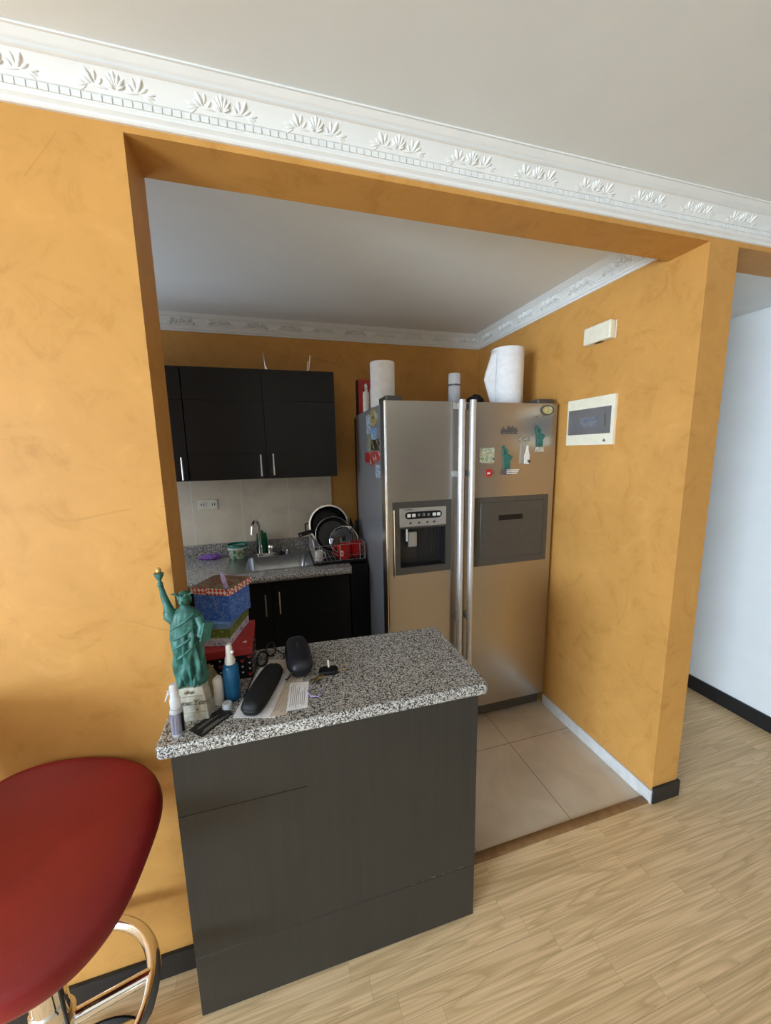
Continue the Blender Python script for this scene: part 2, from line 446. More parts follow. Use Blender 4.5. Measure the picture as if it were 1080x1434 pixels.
for p in hw.data.polygons:
    if p.normal.y < -.9: p.material_index = 1
b = MB(); b.box(XE, XE + .12, YR, TH, 0, ZC + .08); b.build('wall_right', M['rear_wall'], **S)
b = MB(); b.box(XR + PW, XH, 3.4, 3.5, 0, ZC); b.build('wall_hall_end', M['white_wall'], **S)
WY0, WY1, WZ0, WZ1 = -4.8, -2.4, .4, 1.95
b = MB()
b.box(XL - .12, XL, YR, WY0, 0, ZC + .08); b.box(XL - .12, XL, WY1, TH, 0, ZC + .08)
b.box(XL - .12, XL, WY0, WY1, 0, WZ0); b.box(XL - .12, XL, WY0, WY1, WZ1, ZC + .08)
b.build('wall_left', M['cream_wall'], **S)
b = MB(); b.box(XL - .12, XE + .12, YR - .12, YR, 0, ZC + .08); b.build('wall_rear', M['rear_wall'], **S)
def window(n, X, w, z0, z1, parts):
    fr = MB()
    for k in range(parts + 1):
        c = -w / 2 + w * k / parts
        fr.box(max(-w / 2, c - .025), min(w / 2, c + .025), -.03, .03, z0, z1, X=X)
    fr.box(-w / 2, w / 2, -.03, .03, z0, z0 + .05, X=X); fr.box(-w / 2, w / 2, -.03, .03, z1 - .05, z1, X=X)
    o = fr.build(n, M['white'], **S)
    g = MB(); g.box(-w / 2 + .02, w / 2 - .02, -.004, .004, z0 + .03, z1 - .03, X=X)
    g.build('window_pane', M['glass'], o)
window('window_1', T(XL - .085, (WY0 + WY1) / 2, 0) @ RZ(PI / 2), WY1 - WY0, WZ0, WZ1, 3)
window('window_2', T(-.965, .9, 0) @ RZ(PI / 2), .9, 1.1, 2.0, 2)

# backsplash tiles
b = MB(); b.box(-.9, .636, YB - .008, YB, .96, 1.43); b.build('wall_backsplash', M['splash'], **S)

# baseboards
b = MB(); b.box(XL, -.016, -.012, 0, 0, .078); b.build('baseboard_left', M['baseb'], bevel=.002, **S)
b = MB(); b.box(XR - .001, XR + PW + .010, -.011, 0, 0, .078); b.box(XR + PW, XR + PW + .010, 0, 3.4, 0, .078)
b.build('baseboard_pier', M['baseb'], bevel=.002, **S)
b = MB(); b.box(XR - .010, XR, -.004, .700, 0, .062); b.build('baseboard_kitchen', M['wbase'], bevel=.0015, **S)
b = MB(); b.box(XH - .012, XH, .001, 3.4, 0, .088); b.build('baseboard_right', M['baseb'], bevel=.002, **S)

# ------------------------------------------------------------------ plaster cornices with flower relief
RELIEF = [1.2]
def petal(mb, X, u, v, ang, ln, wd, th=.0055):
    """one raised leaf on the relief plane, X maps (u, v, height)"""
    R = X @ T(u, v, 0) @ RZ(ang) @ T(ln / 2, 0, 0)
    mb.ell((0, 0, 0), (ln / 2, wd / 2, th * RELIEF[0]), X=R, nu=8, nv=6)

def motif(mb, X, s=1.0):
    P = lambda u, v, a, l, w, th=.0055: petal(mb, X, u * s, v * s, math.radians(a), l * s, w * s, th * s)
    for a, l, w in ((90, .036, .012), (68, .033, .011), (112, .033, .011), (45, .032, .010), (135, .032, .010), (25, .024, .008), (155, .024, .008)):
        P(0, -.014, a, l, w, .007)
    for sg in (1, -1):
        f = (lambda a: a) if sg == 1 else (lambda a: 180 - a)
        P(sg * .010, -.016, f(4), .044, .006)
        P(sg * .044, -.012, f(60), .034, .012, .007); P(sg * .042, -.008, f(100), .026, .010); P(sg * .048, -.012, f(28), .026, .009)
        P(sg * .052, -.012, f(-12), .036, .008); P(sg * .058, -.013, f(8), .030, .007); P(sg * .056, -.014, f(-30), .028, .007)
        P(sg * .036, -.012, f(128), .018, .007)

def cornice(name, X, x0, x1, z0, D, H, motifs):
    k = D / .07; h = H / .092
    prof = [(0, 0), (.006, 0), (.009, .003), (.0095, .008), (.012, .010), (.0165, .013), (.018, .018), (.0170, .0200), (.0180, .0215), (.0190, .0352), (.0225, .0362),
            (.0245, .040), (.028, .048), (.034, .057), (.041, .066), (.0435, .0685), (.0480, .0695), (.0510, .0715), (.0470, .0745), (.0525, .0765), (.057, .080), (.062, .0845), (.066, .088), (.07, .0885), (.07, .092), (0, .092)]
    b = MB(); n = len(prof)
    vs = [(x, -d * k, z0 + z * h) for x in (x0, x1) for d, z in prof]
    fs = [(i, (i + 1) % n, n + (i + 1) % n, n + i) for i in range(n)] + [tuple(range(n - 1, -1, -1)), tuple(range(n, 2 * n))]
    b.add(vs, fs, 0, X)
    # dentils
    x = x0 + .006
    while x < x1 - .012:
        b.box(x, x + .0160, -.0214 * k, -.0170 * k, z0 + .0222 * h, z0 + .0345 * h, X=X); x += .0187
    sv = Vector((0, -(.041 - .0235) * k, (.066 - .038) * h)).normalized()
    for mx in motifs:
        F = frame((mx, -.0305 * k, z0 + .0570 * h), (1, 0, 0), sv)
        motif(b, X @ F, .88)
    b.build(name, M['plaster'], angle=30, **S)
cornice('trim_1', Matrix(), XL, XE, 2.2535, .070, ZC - 2.2535, [.003 + .2064 * k for k in range(-6, 19)])
RELIEF[0] = 2.6
cornice('trim_2', T(0, YB, 0), -.9, XR, 2.268, .064, ZK - 2.268, [-.203 + .2065 * k for k in range(-3, 10)])
cornice('trim_3', T(XR, 0, 0) @ RZ(-PI / 2), -YB, -TH, 2.268, .064, ZK - 2.268, [-YB + .16 + .2065 * k for k in range(0, 7)])

# ------------------------------------------------------------------ breakfast bar
t = thing('breakfast_bar', (.4, .04, 0), 'ebony breakfast bar closed in by grooved dark panels under the speckled slab', 'bar counter')
def quad_prism(mb, out, z0, z1): mb.prism(out, z0, z1)
b = MB(); b.prism([(-.010, -.119), (.814, -.127), (.814, .20), (.004, .20), (.004, -.004), (-.010, -.004)], 0, .819); b.build('carcass', M['bar'], t)
def front(z0, z1, name):
    m = MB(); m.prism([(-.013, -.134), (.817, -.1415), (.817, -.1275), (-.013, -.120)], z0, z1); return m.build(name, M['bar'], t, bevel=.0015)
front(.012, .2085, 'front_panel')
m = MB()
def slab_x(x0, x1, z0, z1):
    ya = lambda x: -.134 - .0075 * (x + .013) / .830
    m.prism([(x0, ya(x0)), (x1, ya(x1)), (x1, ya(x1) + .014), (x0, ya(x0) + .014)], z0, z1)
slab_x(-.013, .817, .2105, .6485); slab_x(-.013, .817, .6505, .819); slab_x(.305, .817, .6485, .6505)
m.build('front_panel', M['bar_worn'], t)
b = MB(); out = []
def arc(cx, cy, r, a0, a1, n=5): return [(cx + r * math.cos(math.radians(a0 + (a1 - a0) * i / n)), cy + r * math.sin(math.radians(a0 + (a1 - a0) * i / n))) for i in range(n + 1)]
out = arc(-.031, -.125, .014, 180, 270) + arc(.834, -.140, .014, 270, 360) + arc(.837, .229, .012, 0, 90) + [(.17, .277), (.003, .284), (.003, -.002), (-.045, -.002)]
b.prism(out, .8192, .854)
b.build('bar_worktop', M['granite'], None, bevel=.007, seg=3, label='speckled grey granite slab on top of the dark breakfast bar', cat='worktop')

# ------------------------------------------------------------------ sink counter
ZS = .892
b = MB(); SX0, SX1, SY0, SY1 = .07, .440, 1.105, 1.405
b.box(-.895, SX0, 1.012, YB - .002, ZS - .04, ZS); b.box(SX1, .662, 1.012, YB - .002, ZS - .04, ZS)
b.box(SX0, SX1, 1.012, SY0, ZS - .04, ZS); b.box(SX0, SX1, SY1, YB - .002, ZS - .04, ZS)
b.tube([(-.895, 1.014, ZS - .02), (.655, 1.014, ZS - .02)], .0198, 14)
b.box(-.895, .636, YB - .024, YB - .009, ZS, ZS + .082)
b.build('sink_worktop', M['granite'], None, label='speckled granite worktop with an upstand along the back wall around the sink', cat='worktop')
# sink
t = thing('kitchen_sink', (.25, 1.255, ZS - .15), 'stainless single bowl sink set in the back granite worktop', 'sink')
b = MB()
o1 = rrect(-.035, .452, 1.09, 1.465, .03, 6); o2 = rrect(SX0 + .004, SX1 - .004, SY0 + .004, SY1 - .004, .055, 6); o3 = rrect(SX0 + .014, SX1 - .014, SY0 + .014, SY1 - .014, .05, 6); o4 = rrect(SX0 + .05, SX1 - .05, SY0 + .05, SY1 - .05, .04, 6)
n = len(o1)
rings = [(o1, ZS + .0005), (o1, ZS + .004), (o2, ZS + .004), (o2, ZS - .006), (o3, ZS - .10), (o4, ZS - .15)]
vs = []; fs = []
for o, z in rings: vs += [(x, y, z) for x, y in o]
for k in range(len(rings) - 1):
    fs += [(k * n + i, k * n + (i + 1) % n, (k + 1) * n + (i + 1) % n, (k + 1) * n + i) for i in range(n)]
fs.append(tuple(range((len(rings) - 1) * n, len(rings) * n)))
b.add(vs, fs); b.build('basin', M['sinksteel'], t)
b = MB(); b.lathe([(0, 0), (.035, 0), (.035, .003), (.02, .002), (0, .001)], (.255, 1.255, ZS - .1497)); b.build('drain', M['chrome'], t)
# faucet
t = thing('kitchen_faucet', (.18, 1.445, ZS + .0045), 'chrome gooseneck faucet standing at the rear rim of the sink', 'faucet')
b = MB(); b.prism(rrect(.125, .24, 1.425, 1.462, .016), ZS + .0045, ZS + .018); b.build('base_plate', M['chrome'], t, bevel=.003)
b = MB()
pts = [(.150, 1.444, ZS + .016), (.150, 1.444, ZS + .10), (.148, 1.443, ZS + .19)]
for i in range(1, 11):
    a = PI * i / 10 * .98; pts.append((.148 - .016 * (1 - math.cos(a)), 1.443 - .055 * (1 - math.cos(a)), ZS + .19 + .052 * math.sin(a)))
pts.append((.113, 1.329, ZS + .165))
b.tube(pts, [.014, .011, .0095] + [.0095] * 10 + [.0095], 12); b.build('spout', M['chrome'], t)
b = MB(); b.lathe([(0, 0), (.017, 0), (.019, .006), (.019, .042), (.014, .05), (0, .051)], (.213, 1.444, ZS + .016), 14); b.tube([(.213, 1.444, ZS + .05), (.225, 1.40, ZS + .062)], .006, 8); b.build('handle_knob', M['chrome'], t)
# strainer plug lying on the rim
b = MB(); b.lathe([(0, 0), (.022, 0), (.024, .006), (.012, .010), (.007, .022), (0, .024)], (.275, 1.437, ZS + .0045), 14)
b.build('sink_stopper', M['black'], None, label='small black sink stopper on the rim right of the faucet', cat='stopper')
b = MB(); b.lathe([(0, 0), (.016, 0), (.017, .010), (.010, .014), (.006, .026), (0, .028)], (.318, 1.437, ZS + .0045), 14)
b.build('sink_strainer', M['sinksteel'], None, label='small metal sink strainer standing next to the black stopper', cat='strainer')
# soap bottle
t = thing('dish_soap_bottle', (.160, 1.488, ZS), 'green translucent dish soap bottle behind the faucet', 'bottle')
b = MB(); b.lathe([(0, 0), (.030, 0), (.034, .006), (.035, .10), (.032, .125), (.030, .142), (0, .143)], (.160, 1.489, ZS), 20, sy=.6); b.build('bottle_body', M['greengl'], t)
b = MB(); b.lathe([(0, .142), (.012, .142), (.012, .158), (0, .159)], (.160, 1.489, ZS), 14); b.build('cap', M['greengl'], t)
# tub
t = thing('plastic_tub', (.012, 1.435, ZS + .004), 'small green and white tub with teal inside left of the faucet', 'tub')
b = MB(); b.lathe([(0, 0), (.046, 0), (.049, .004), (.055, .062)], (.012, 1.432, ZS + .0045), 28); b.build('tub_wall', M['bowl_ext'], t)
b = MB(); b.lathe([(.0565, .061), (.058, .064), (.059, .073), (.057, .075), (.0555, .072), (.0555, .06)], (.012, 1.432, ZS + .0045), 28); b.build('rim', M['white'], t)
b = MB(); b.lathe([(.055, .088), (.057, .09), (.059, .086), (.0585, .073), (.055, .073), (.052, .05), (0, .048)], (.012, 1.432, ZS + .0045), 28); b.build('liner', M['teal'], t)
# purple cloth
def lump(mb, c, r, amp, seed, nu=22, nv=12):
    rr = random.Random(seed); ph = [rr.uniform(0, 6.3) for _ in range(9)]
    vs = []; fs = []
    for j in range(nv + 1):
        th = PI * j / nv
        for i in range(nu):
            p = 2 * PI * i / nu
            q = 1 + amp * (math.sin(3 * p + ph[0] + 2 * th) * .5 + math.sin(5 * p + ph[1] - 3 * th) * .35 + math.sin(7 * th + ph[2] + 2 * p) * .3)
            z = -math.cos(th) * r[2] * q
            vs.append((c[0] + math.sin(th) * math.cos(p) * r[0] * q, c[1] + math.sin(th) * math.sin(p) * r[1] * q, max(c[2] + z, c[2] - r[2] * .75)))
    for j in range(nv):
        fs += [(j * nu + i, j * nu + (i + 1) % nu, (j + 1) * nu + (i + 1) % nu, (j + 1) * nu + i) for i in range(nu)]
    mb.add(vs, fs); return mb
b = lump(MB(), (-.150, 1.468, ZS + .0135), (.062, .030, .018), .28, 4)
b.build('cleaning_cloth', M['purple'], None, label='crumpled purple cleaning cloth on the worktop left of the green tub', cat='cloth')

# base cabinets
def bar_handle(parent, x, y, z0, z1, r=.0052, off=.024, mat_='trim_steel', name='handle'):
    m = MB(); m.tube([(x, y - off, z0), (x, y - off, z1)], r, 10)
    for z in (z0 + .018, z1 - .018): m.tube([(x, y + .001, z), (x, y - off, z)], r * .7, 8)
    return m.build(name, M[mat_], parent)
def cabinet_door(parent, x0, x1, y, z0, z1, grooves, hx, hz0, hz1, mat_='cab'):
    m = MB(); zs = [z0] + grooves + [z1]
    for i in range(len(zs) - 1):
        m.box(x0, x1, y, y + .018, zs[i] + (.0006 if i else 0), zs[i + 1] - (.0006 if i < len(zs) - 2 else 0))
    m.box(x0, x1, y + .003, y + .017, z0, z1)
    d = m.build('door', M[mat_], parent, bevel=.0004)
    if hx is not None: bar_handle(d, hx, y, hz0, hz1)
    return d
t = thing('base_cabinet', (-.12, 1.3, 0), 'black base cabinet with paired steel handles under the sink', 'cabinet')
b = MB(); b.box(-.895, .655, 1.063, 1.075, .08, .850); b.box(.637, .655, 1.075, YB - .003, 0, .850); b.box(-.895, -.877, 1.075, YB - .003, 0, .85); b.box(-.877, .637, 1.09, YB - .003, .06, .078); b.box(-.895, .655, 1.10, 1.115, 0, .08); b.box(-.877, .637, 1.53, YB - .003, .08, .85)
for o in range(1): b.build('carcass', M['cab'], t)
cabinet_door(t, -.890, -.297, 1.044, .10, .842, [.40, .64], None, 0, 0)
cabinet_door(t, -.294, .2115, 1.044, .10, .842, [.40, .64], .178, .655, .782)
cabinet_door(t, .2145, .652, 1.044, .10, .842, [.40, .64], .252, .660, .789)
b = MB(); b.box(.664, .772, 1.07, YB - .005, 0, .884); b.build('filler_cabinet', M['black'], None, bevel=.003, label='narrow black filler unit between the sink worktop and the fridge', cat='cabinet')

# upper cabinets
t = thing('wall_cabinet', (.227, 1.4, 1.40), 'black two door wall cabinet hung above the sink', 'cabinet')
b = MB(); b.box(-.177, .634, 1.245, YB, 1.402, 2.006); b.build('carcass', M['cab'], t)
cabinet_door(t, -.176, .2295, 1.226, 1.402, 2.006, [1.545, 1.835], .200, 1.418, 1.540)
cabinet_door(t, .2325, .633, 1.226, 1.402, 2.006, [1.545, 1.835], .268, 1.422, 1.544)
t = thing('wall_cabinet', (-.38, 1.4, 1.40), 'black wall cabinet left of the two door one, mostly behind the orange jamb', 'cabinet')
b = MB(); b.box(-.585, -.181, 1.245, YB, 1.402, 2.006); b.build('carcass', M['cab'], t)
cabinet_door(t, -.584, -.182, 1.226, 1.402, 2.006, [1.545, 1.835], -.206, 1.410, 1.532)
# wire stand on the cabinet
b = MB(); y0, y1 = 1.255, 1.40; z = 2.0088
b.tube([(.265, y0, z), (.49, y0, z), (.49, y1, z), (.265, y1, z)], .003, 6, closed=True)
for x in (.255, .497):
    for yy in (y0, y1):
        xx = .265 if x < .3 else .49
        b.tube([(xx, yy, z), (x, yy, z + .02), (x - (.008 if x < .3 else -.008), yy, z + .088)], .0024, 6)
b.build('wire_stand', M['trim_steel'], None, label='thin wire stand with upright prongs on top of the wall cabinet', cat='wire rack')

# outlet
t = thing('wall_outlet', (-.15, YB - .008, 1.23), 'ivory double wall outlet on the beige tiles above the sink', 'outlet')
b = MB(); b.box(-.210, -.092, YB - .0135, YB - .0085, 1.199, 1.263); b.build('cover_plate', M['ivory'], t, bevel=.003)
for x in (-.183, -.119):
    b = MB(); b.prism(rrect(x - .022, x + .022, -.016, .016, .012), 0, .003, X=Matrix(((1, 0, 0, 0), (0, 0, -1, YB - .0135), (0, 1, 0, 1.231), (0, 0, 0, 1))))
    s_ = b.build('socket', M['white'], t)
    b = MB()
    for dx in (-.007, .007): b.box(x + dx - .002, x + dx + .002, YB - .0172, YB - .0164, 1.224, 1.240)
    b.build('slot', M['black'], s_)

# ------------------------------------------------------------------ dish rack and what stands in it
RZ0 = ZS + .001
t = thing('dish_rack', (.605, 1.24, RZ0), 'chrome wire dish rack holding pans and mugs at the worktop end by the fridge', 'dish rack')
b = MB()
rx0, rx1, ry0, ry1 = .463, .762, 1.10, 1.430
def loop(z, r, i=0): b.tube([(rx0 + i, ry0 + i, z), (rx1 - i, ry0 + i, z), (rx1 - i, ry1 - i, z), (rx0 + i, ry1 - i, z)], r, 6, closed=True)
loop(RZ0 + .018, .0024); loop(RZ0 + .112, .0022); loop(RZ0 + .045, .0016)
for x in (rx0, rx0 + .03, (rx0 + rx1) / 2, rx1 - .03, rx1):
    for y in (ry0, ry1): b.tube([(x, y, RZ0 + .014), (x, y, RZ0 + .114)], .002, 6)
for k in range(1, 12):
    x = rx0 + (rx1 - rx0) * k / 12; b.tube([(x, ry0, RZ0 + .018), (x, ry1, RZ0 + .018)], .0016, 6)
for k in range(1, 6):
    y = ry0 + (ry1 - ry0) * k / 6
    for x in (rx0, rx1): b.tube([(x, y, RZ0 + .018), (x, y, RZ0 + .112)], .0016, 6)
b.tube([(rx0, ry0, RZ0 + .112), (rx0 - .006, ry0 + .02, RZ0 + .15), (rx0 - .006, ry0 + .05, RZ0 + .155), (rx0, ry0 + .08, RZ0 + .112)], .0025, 6)
b.build('wire_frame', M['handle_metal'], t)
b = MB(); b.prism(rrect(rx0 - .008, rx1 + .004, ry0 - .012, ry1 + .01, .02), RZ0, RZ0 + .012); b.build('drip_tray', M['black'], t, bevel=.002)
RB = RZ0 + .021
def disc_frame(c, tilt, yaw=0): return T(*c) @ RZ(yaw) @ RX(PI / 2 - tilt)   # local z points to the viewer (-y) and up
# steel pot: rim towards the room
t = thing('steel_pot', (.575, 1.33, RB), 'large steel pot tipped up at the back of the dish rack', 'pot')
X = disc_frame((.580, 1.315, RB + .176), .22)
b = MB(); b.lathe([(.108, -.075), (.116, -.070), (.120, .0), (.126, .003), (.127, .006), (.117, .007), (.112, -.002), (.108, -.03), (.095, -.06), (.0, -.062)], X=X, n=40); b.lathe([(0, -.076), (.108, -.075)], X=X, n=40); b.build('pot_body', M['trim_steel'], t)
b = MB(); b.lathe([(0, -.058), (.094, -.057), (.100, -.03), (.099, -.004), (.0965, -.004)], X=X, n=40); b.build('dark_inside', M['black'], t)
b = MB(); b.tube([X @ Vector(p) for p in ((-.122, .018, -.02), (-.146, .014, -.015), (-.146, -.03, -.015), (-.122, -.034, -.02))], .0055, 8); b.build('side_handle', M['black'], t)
# frying pan
t = thing('frying_pan', (.59, 1.24, RB), 'black frying pan with a steel rim leaning in front of the steel pot', 'pan')
X = disc_frame((.598, 1.258, RB + .123), .28)
b = MB(); b.lathe([(0, -.036), (.090, -.036), (.108, -.004), (.112, 0), (.109, .001), (.104, -.004), (.088, -.031), (0, -.032)], X=X, n=40); b.build('pan_body', M['dark'], t)
b = MB(); b.tube([X @ Vector((.1105 * math.cos(2 * PI * i / 40), .1105 * math.sin(2 * PI * i / 40), .001)) for i in range(40)], .0024, 6, closed=True); b.build('pan_rim', M['trim_steel'], t)
b = MB(); p0 = X @ Vector((-.104, .034, -.006)); b.tube([p0, p0 + Vector((-.030, -.004, -.004)), p0 + Vector((-.108, -.010, -.022))], [.008, .0125, .0135], 10); b.build('pan_handle', M['black'], t)
b = MB(); p1 = p0 + Vector((-.098, -.022, -.020)); b.lathe([(0, 0), (.006, 0), (.006, .001), (0, .001)], X=T(*p1) @ RX(PI / 2), n=12); b.build('hanging_hole_eyelet', M['trim_steel'], t)
# glass lid
t = thing('glass_lid', (.63, 1.16, RB), 'round glass pan lid with metal rim leaning in the dish rack front', 'lid')
X = disc_frame((.655, 1.208, RB + .094), .42, -.15)
b = MB(); b.lathe([(0, .024), (.03, .022), (.065, .012), (.086, 0), (.086, -.003), (.064, .009), (.03, .019), (0, .021)], X=X, n=36); b.build('glass_disc', M['glass'], t)
b = MB(); b.tube([X @ Vector((.087 * math.cos(2 * PI * i / 36), .087 * math.sin(2 * PI * i / 36), -.001)) for i in range(36)], .0028, 6, closed=True); b.build('lid_rim', M['chrome'], t)
b = MB(); b.lathe([(0, .024), (.010, .024), (.008, .034), (.016, .040), (.014, .048), (0, .049)], X=X, n=16); b.build('lid_knob', M['black'], t)
# mugs
def mug(name, c, r, h, m_, label, ang, flower=False, group=None, cat='mug'):
    t = thing(name, c, label, cat, group)
    b = MB(); b.lathe([(0, 0), (r * .86, 0), (r * .92, .004), (r, h * .55), (r * .98, h), (r * .93, h), (r * .93, h * .5), (r * .82, .007), (0, .006)], c, 28); b.build('mug_body', m_, t)
    b = MB(); d = Vector((math.cos(ang), math.sin(ang), 0)); q = Vector(c)
    b.tube([q + d * (r * .93) + Vector((0, 0, h * .82)), q + d * (r * 1.35) + Vector((0, 0, h * .86)), q + d * (r * 1.62) + Vector((0, 0, h * .62)), q + d * (r * 1.55) + Vector((0, 0, h * .34)), q + d * (r * .93) + Vector((0, 0, h * .2))], r * .13, 8); b.build('mug_handle', m_, t)
    if flower:
        b = MB()
        for k in range(7):
            a = 2 * PI * k / 7; al = -2.05 + .20 * math.cos(a); zz = c[2] + h * .45 + .014 * math.sin(a)
            b.ell((c[0] + (r * 1.0) * math.cos(al), c[1] + (r * 1.0) * math.sin(al), zz), (.0045, .0045, .0045), nu=8, nv=6)
        b.build('flower_print', M['white'], t)
    return t
mug('red_mug', (.640, 1.130, RB), .040, .086, M['red'], 'red enamel mug with white flower in the dish rack, nearer the sink', 2.9, True)
mug('red_mug', (.716, 1.155, RB), .034, .092, M['red'], 'plain red mug in the dish rack, closest to the fridge', -.6)
mug('white_cup', (.490, 1.128, RB), .025, .060, M['white'], 'small white cup in the dish rack corner beside the sink', -.35, cat='cup')
# utensils
b = MB(); b.tube([(.728, 1.285, RB), (.726, 1.285, RB + .12)], .004, 8); b.tube([(.726, 1.285, RB + .12), (.720, 1.285, RB + .16), (.714, 1.285, RB + .215)], [.009, .012, .004], 8)
b.build('kitchen_knife', M['black'], None, label='black handled knife upright in the dish rack, left of the other black handle', cat='knife')
b = MB(); b.tube([(.748, 1.26, RB), (.747, 1.26, RB + .10)], .004, 8); b.tube([(.747, 1.26, RB + .10), (.748, 1.26, RB + .15), (.750, 1.26, RB + .205)], [.012, .015, .013], 10)
b.build('kitchen_utensil', M['black'], None, label='broad black utensil handle upright in the dish rack right against the fridge', cat='utensil')
b = MB(); b.tube([(.700, 1.235, RB), (.703, 1.235, RB + .12)], .003, 8); b.ell((.704, 1.235, RB + .145), (.014, .004, .028))
b.build('steel_spoon', M['chrome'], None, label='steel spoon standing bowl up in the dish rack behind the mugs', cat='spoon')

# ------------------------------------------------------------------ refrigerator
FX0, FX1, FG, FY, FZ = .773, 1.738, 1.198, .667, 1.777
t = thing('refrigerator', (1.255, 1.0, 0), 'stainless side by side refrigerator with ice dispenser beside the orange wall', 'refrigerator')
b = MB(); b.box(FX0 + .010, FX1 - .004, FY + .075, 1.36, .045, FZ - .004); b.build('body', M['fridge_side'], t, bevel=.004)
b = MB(); b.box(FX0 + .016, FX1 - .010, 1.361, 1.43, .09, FZ - .02); b.build('back_cover', M['black'], t)
b = MB(); b.box(FX0 + .025, FX1 - .010, FY + .035, FY + .080, .020, .098); b.build('kick_plate', M['panel_grey'], t, bevel=.003)
for x in (FX0 + .06, FX1 - .06):
    for y in (FY + .12, 1.30):
        b = MB(); b.lathe([(0, 0), (.02, 0), (.02, .046), (0, .046)], (x, y, 0), 12); b.build('foot', M['black'], t)
def door_outline(x0, x1, rl, rr, y0=FY, y1=FY + .068):
    o = []
    o += arc(x0 + rl, y0 + rl, rl, 180, 270, 6) if rl else [(x0, y0)]
    o += arc(x1 - rr, y0 + rr, rr, 270, 360, 6) if rr else [(x1, y0)]
    return o + [(x1, y1), (x0, y1)]
AX0, AX1, AZ0, AZ1 = .843, 1.087, .966, 1.166
ld = MB(); H0 = 1.120
# left door: flat sheet up to the handle channel, a hole for the dispenser
ld.prism(door_outline(FX0, H0, .012, .004), AZ1, FZ); ld.prism(door_outline(FX0, H0, .012, .004), .104, AZ0)
ld.prism(door_outline(FX0, AX0, .012, 0), AZ0, AZ1); ld.prism(door_outline(AX1, H0, 0, .004), AZ0, AZ1)
ld.box(H0, FG - .003, FY + .016, FY + .068, .104, FZ - .036); ld.box(H0, FG - .003, FY, FY + .068, FZ - .036, FZ)
door_l = ld.build('freezer_door', M['steel'], t, angle=25)
rd = MB(); H1 = 1.238
MBX0, MBX1, MBZ0, MBZ1 = 1.262, 1.700, .930, 1.298
rd.prism(door_outline(H1, FX1, .004, .012), .104, FZ); rd.box(FG + .003, H1, FY + .016, FY + .068, .104, FZ)
door_r = rd.build('fridge_door', M['steel'], t, angle=25)
b = MB(); b.tube([(FX0 + .003, FY + .004, .104), (FX0 + .003, FY + .004, FZ)], .0042, 8); b.build('edge_strip', M['trim_steel'], door_l)
def door_bar(x, parent):
    m = MB(); y = FY - .030
    m.tube([(x, y, .22), (x, y, FZ + .006)], .0158, 18); m.build('bar_handle', M['handle_metal'], parent, angle=60)
    for z in (.30, .665, 1.425, FZ - .022):
        m = MB(); m.box(x - .012, x + .012, y + .008, FY + .02, z - .016, z + .016); m.build('handle_bracket', M['panel_silver'], parent, bevel=.002)
door_bar(1.156, door_l); door_bar(1.216, door_r)
b = MB(); b.box(FG - .003, FG + .003, FY + .03, FY + .066, .104, FZ); b.build('door_gasket', M['black'], t)
# dispenser
dp = MB(); y0 = FY - .004
for q in ((.806, AX0, .931, 1.299), (AX1, 1.119, .931, 1.299), (AX0, AX1, .931, AZ0), (AX0, AX1, AZ1, 1.299)): dp.box(q[0], q[1], y0, FY + .002, q[2], q[3])
disp = dp.build('ice_dispenser', M['panel_grey'], door_l)
b = MB(); b.box(AX0, AX1, FY + .058, FY + .066, AZ0, AZ1); b.box(AX0, AX0 + .002, FY, FY + .06, AZ0, AZ1); b.box(AX1 - .002, AX1, FY, FY + .06, AZ0, AZ1); b.box(AX0, AX1, FY, FY + .06, AZ0, AZ0 + .003); b.box(AX0, AX1, FY, FY + .06, AZ1 - .003, AZ1)
for k in range(7): b.box(AX1 - .13 + k * .019, AX1 - .124 + k * .019, FY + .052, FY + .059, AZ0 + .02, AZ1 - .01)
b.build('dispenser_niche', M['dark'], door_l)
b = MB(); b.box(.896, .944, FY + .028, FY + .040, 1.062, 1.140); b.build('dispenser_lever', M['panel_silver'], door_l, bevel=.004)
b = MB(); b.box(.880, .889, FY + .010, FY + .022, 1.096, 1.160); b.build('water_spout', M['white'], door_l, bevel=.003)
b = MB(); b.box(.840, 1.088, y0 - .005, y0 + .001, 1.175, 1.268); cp = b.build('control_panel', M['panel_silver'], door_l, bevel=.002)
XZ = lambda x, y, z: Matrix(((1, 0, 0, x), (0, 0, -1, y), (0, 1, 0, z), (0, 0, 0, 1)))   # local xy -> world xz, local z -> -y
b = MB(); b.prism(rrect(-.097, .097, -.018, .018, .018), 0, .0015, X=XZ(.965, y0 - .005, 1.231)); b.build('display', M['black'], door_l)
for dx in (-.078, -.053, .056, .079):
    b = MB(); b.prism(rrect(-.009, .009, -.008, .008, .003), 0, .003, X=XZ(.965 + dx, y0 - .006, 1.231)); b.build('button', M['white'], door_l)
b = MB()
for k, dx in enumerate((-.028, -.022, -.004, .004, .022, .028)):
    b.box(.965 + dx - .0018, .965 + dx + .0018, y0 - .0075, y0 - .006, 1.225, 1.238)
b.box(.965 - .006, .965 + .006, y0 - .0075, y0 - .006, 1.2365, 1.2385)
b.build('display_digits', M['panel_silver'], door_l)
for dx in (-.070, -.025, .020, .056):
    b = MB(); b.prism(rrect(-.006, .006, -.005, .005, .002), 0, .0012, X=XZ(.965 + dx, y0 - .0052, 1.193)); b.build('panel_icon', M['panel_grey'], door_l)
b = MB(); b.box(.862, .905, y0 - .0062, y0 - .005, 1.2595, 1.2625); b.build('panel_lettering', M['panel_grey'], door_l)
b = MB(); b.tube([(.812, y0 - .003, .925), (.812, y0 - .003, 1.262)], .0032, 8); b.build('niche_strip', M['trim_steel'], door_l)
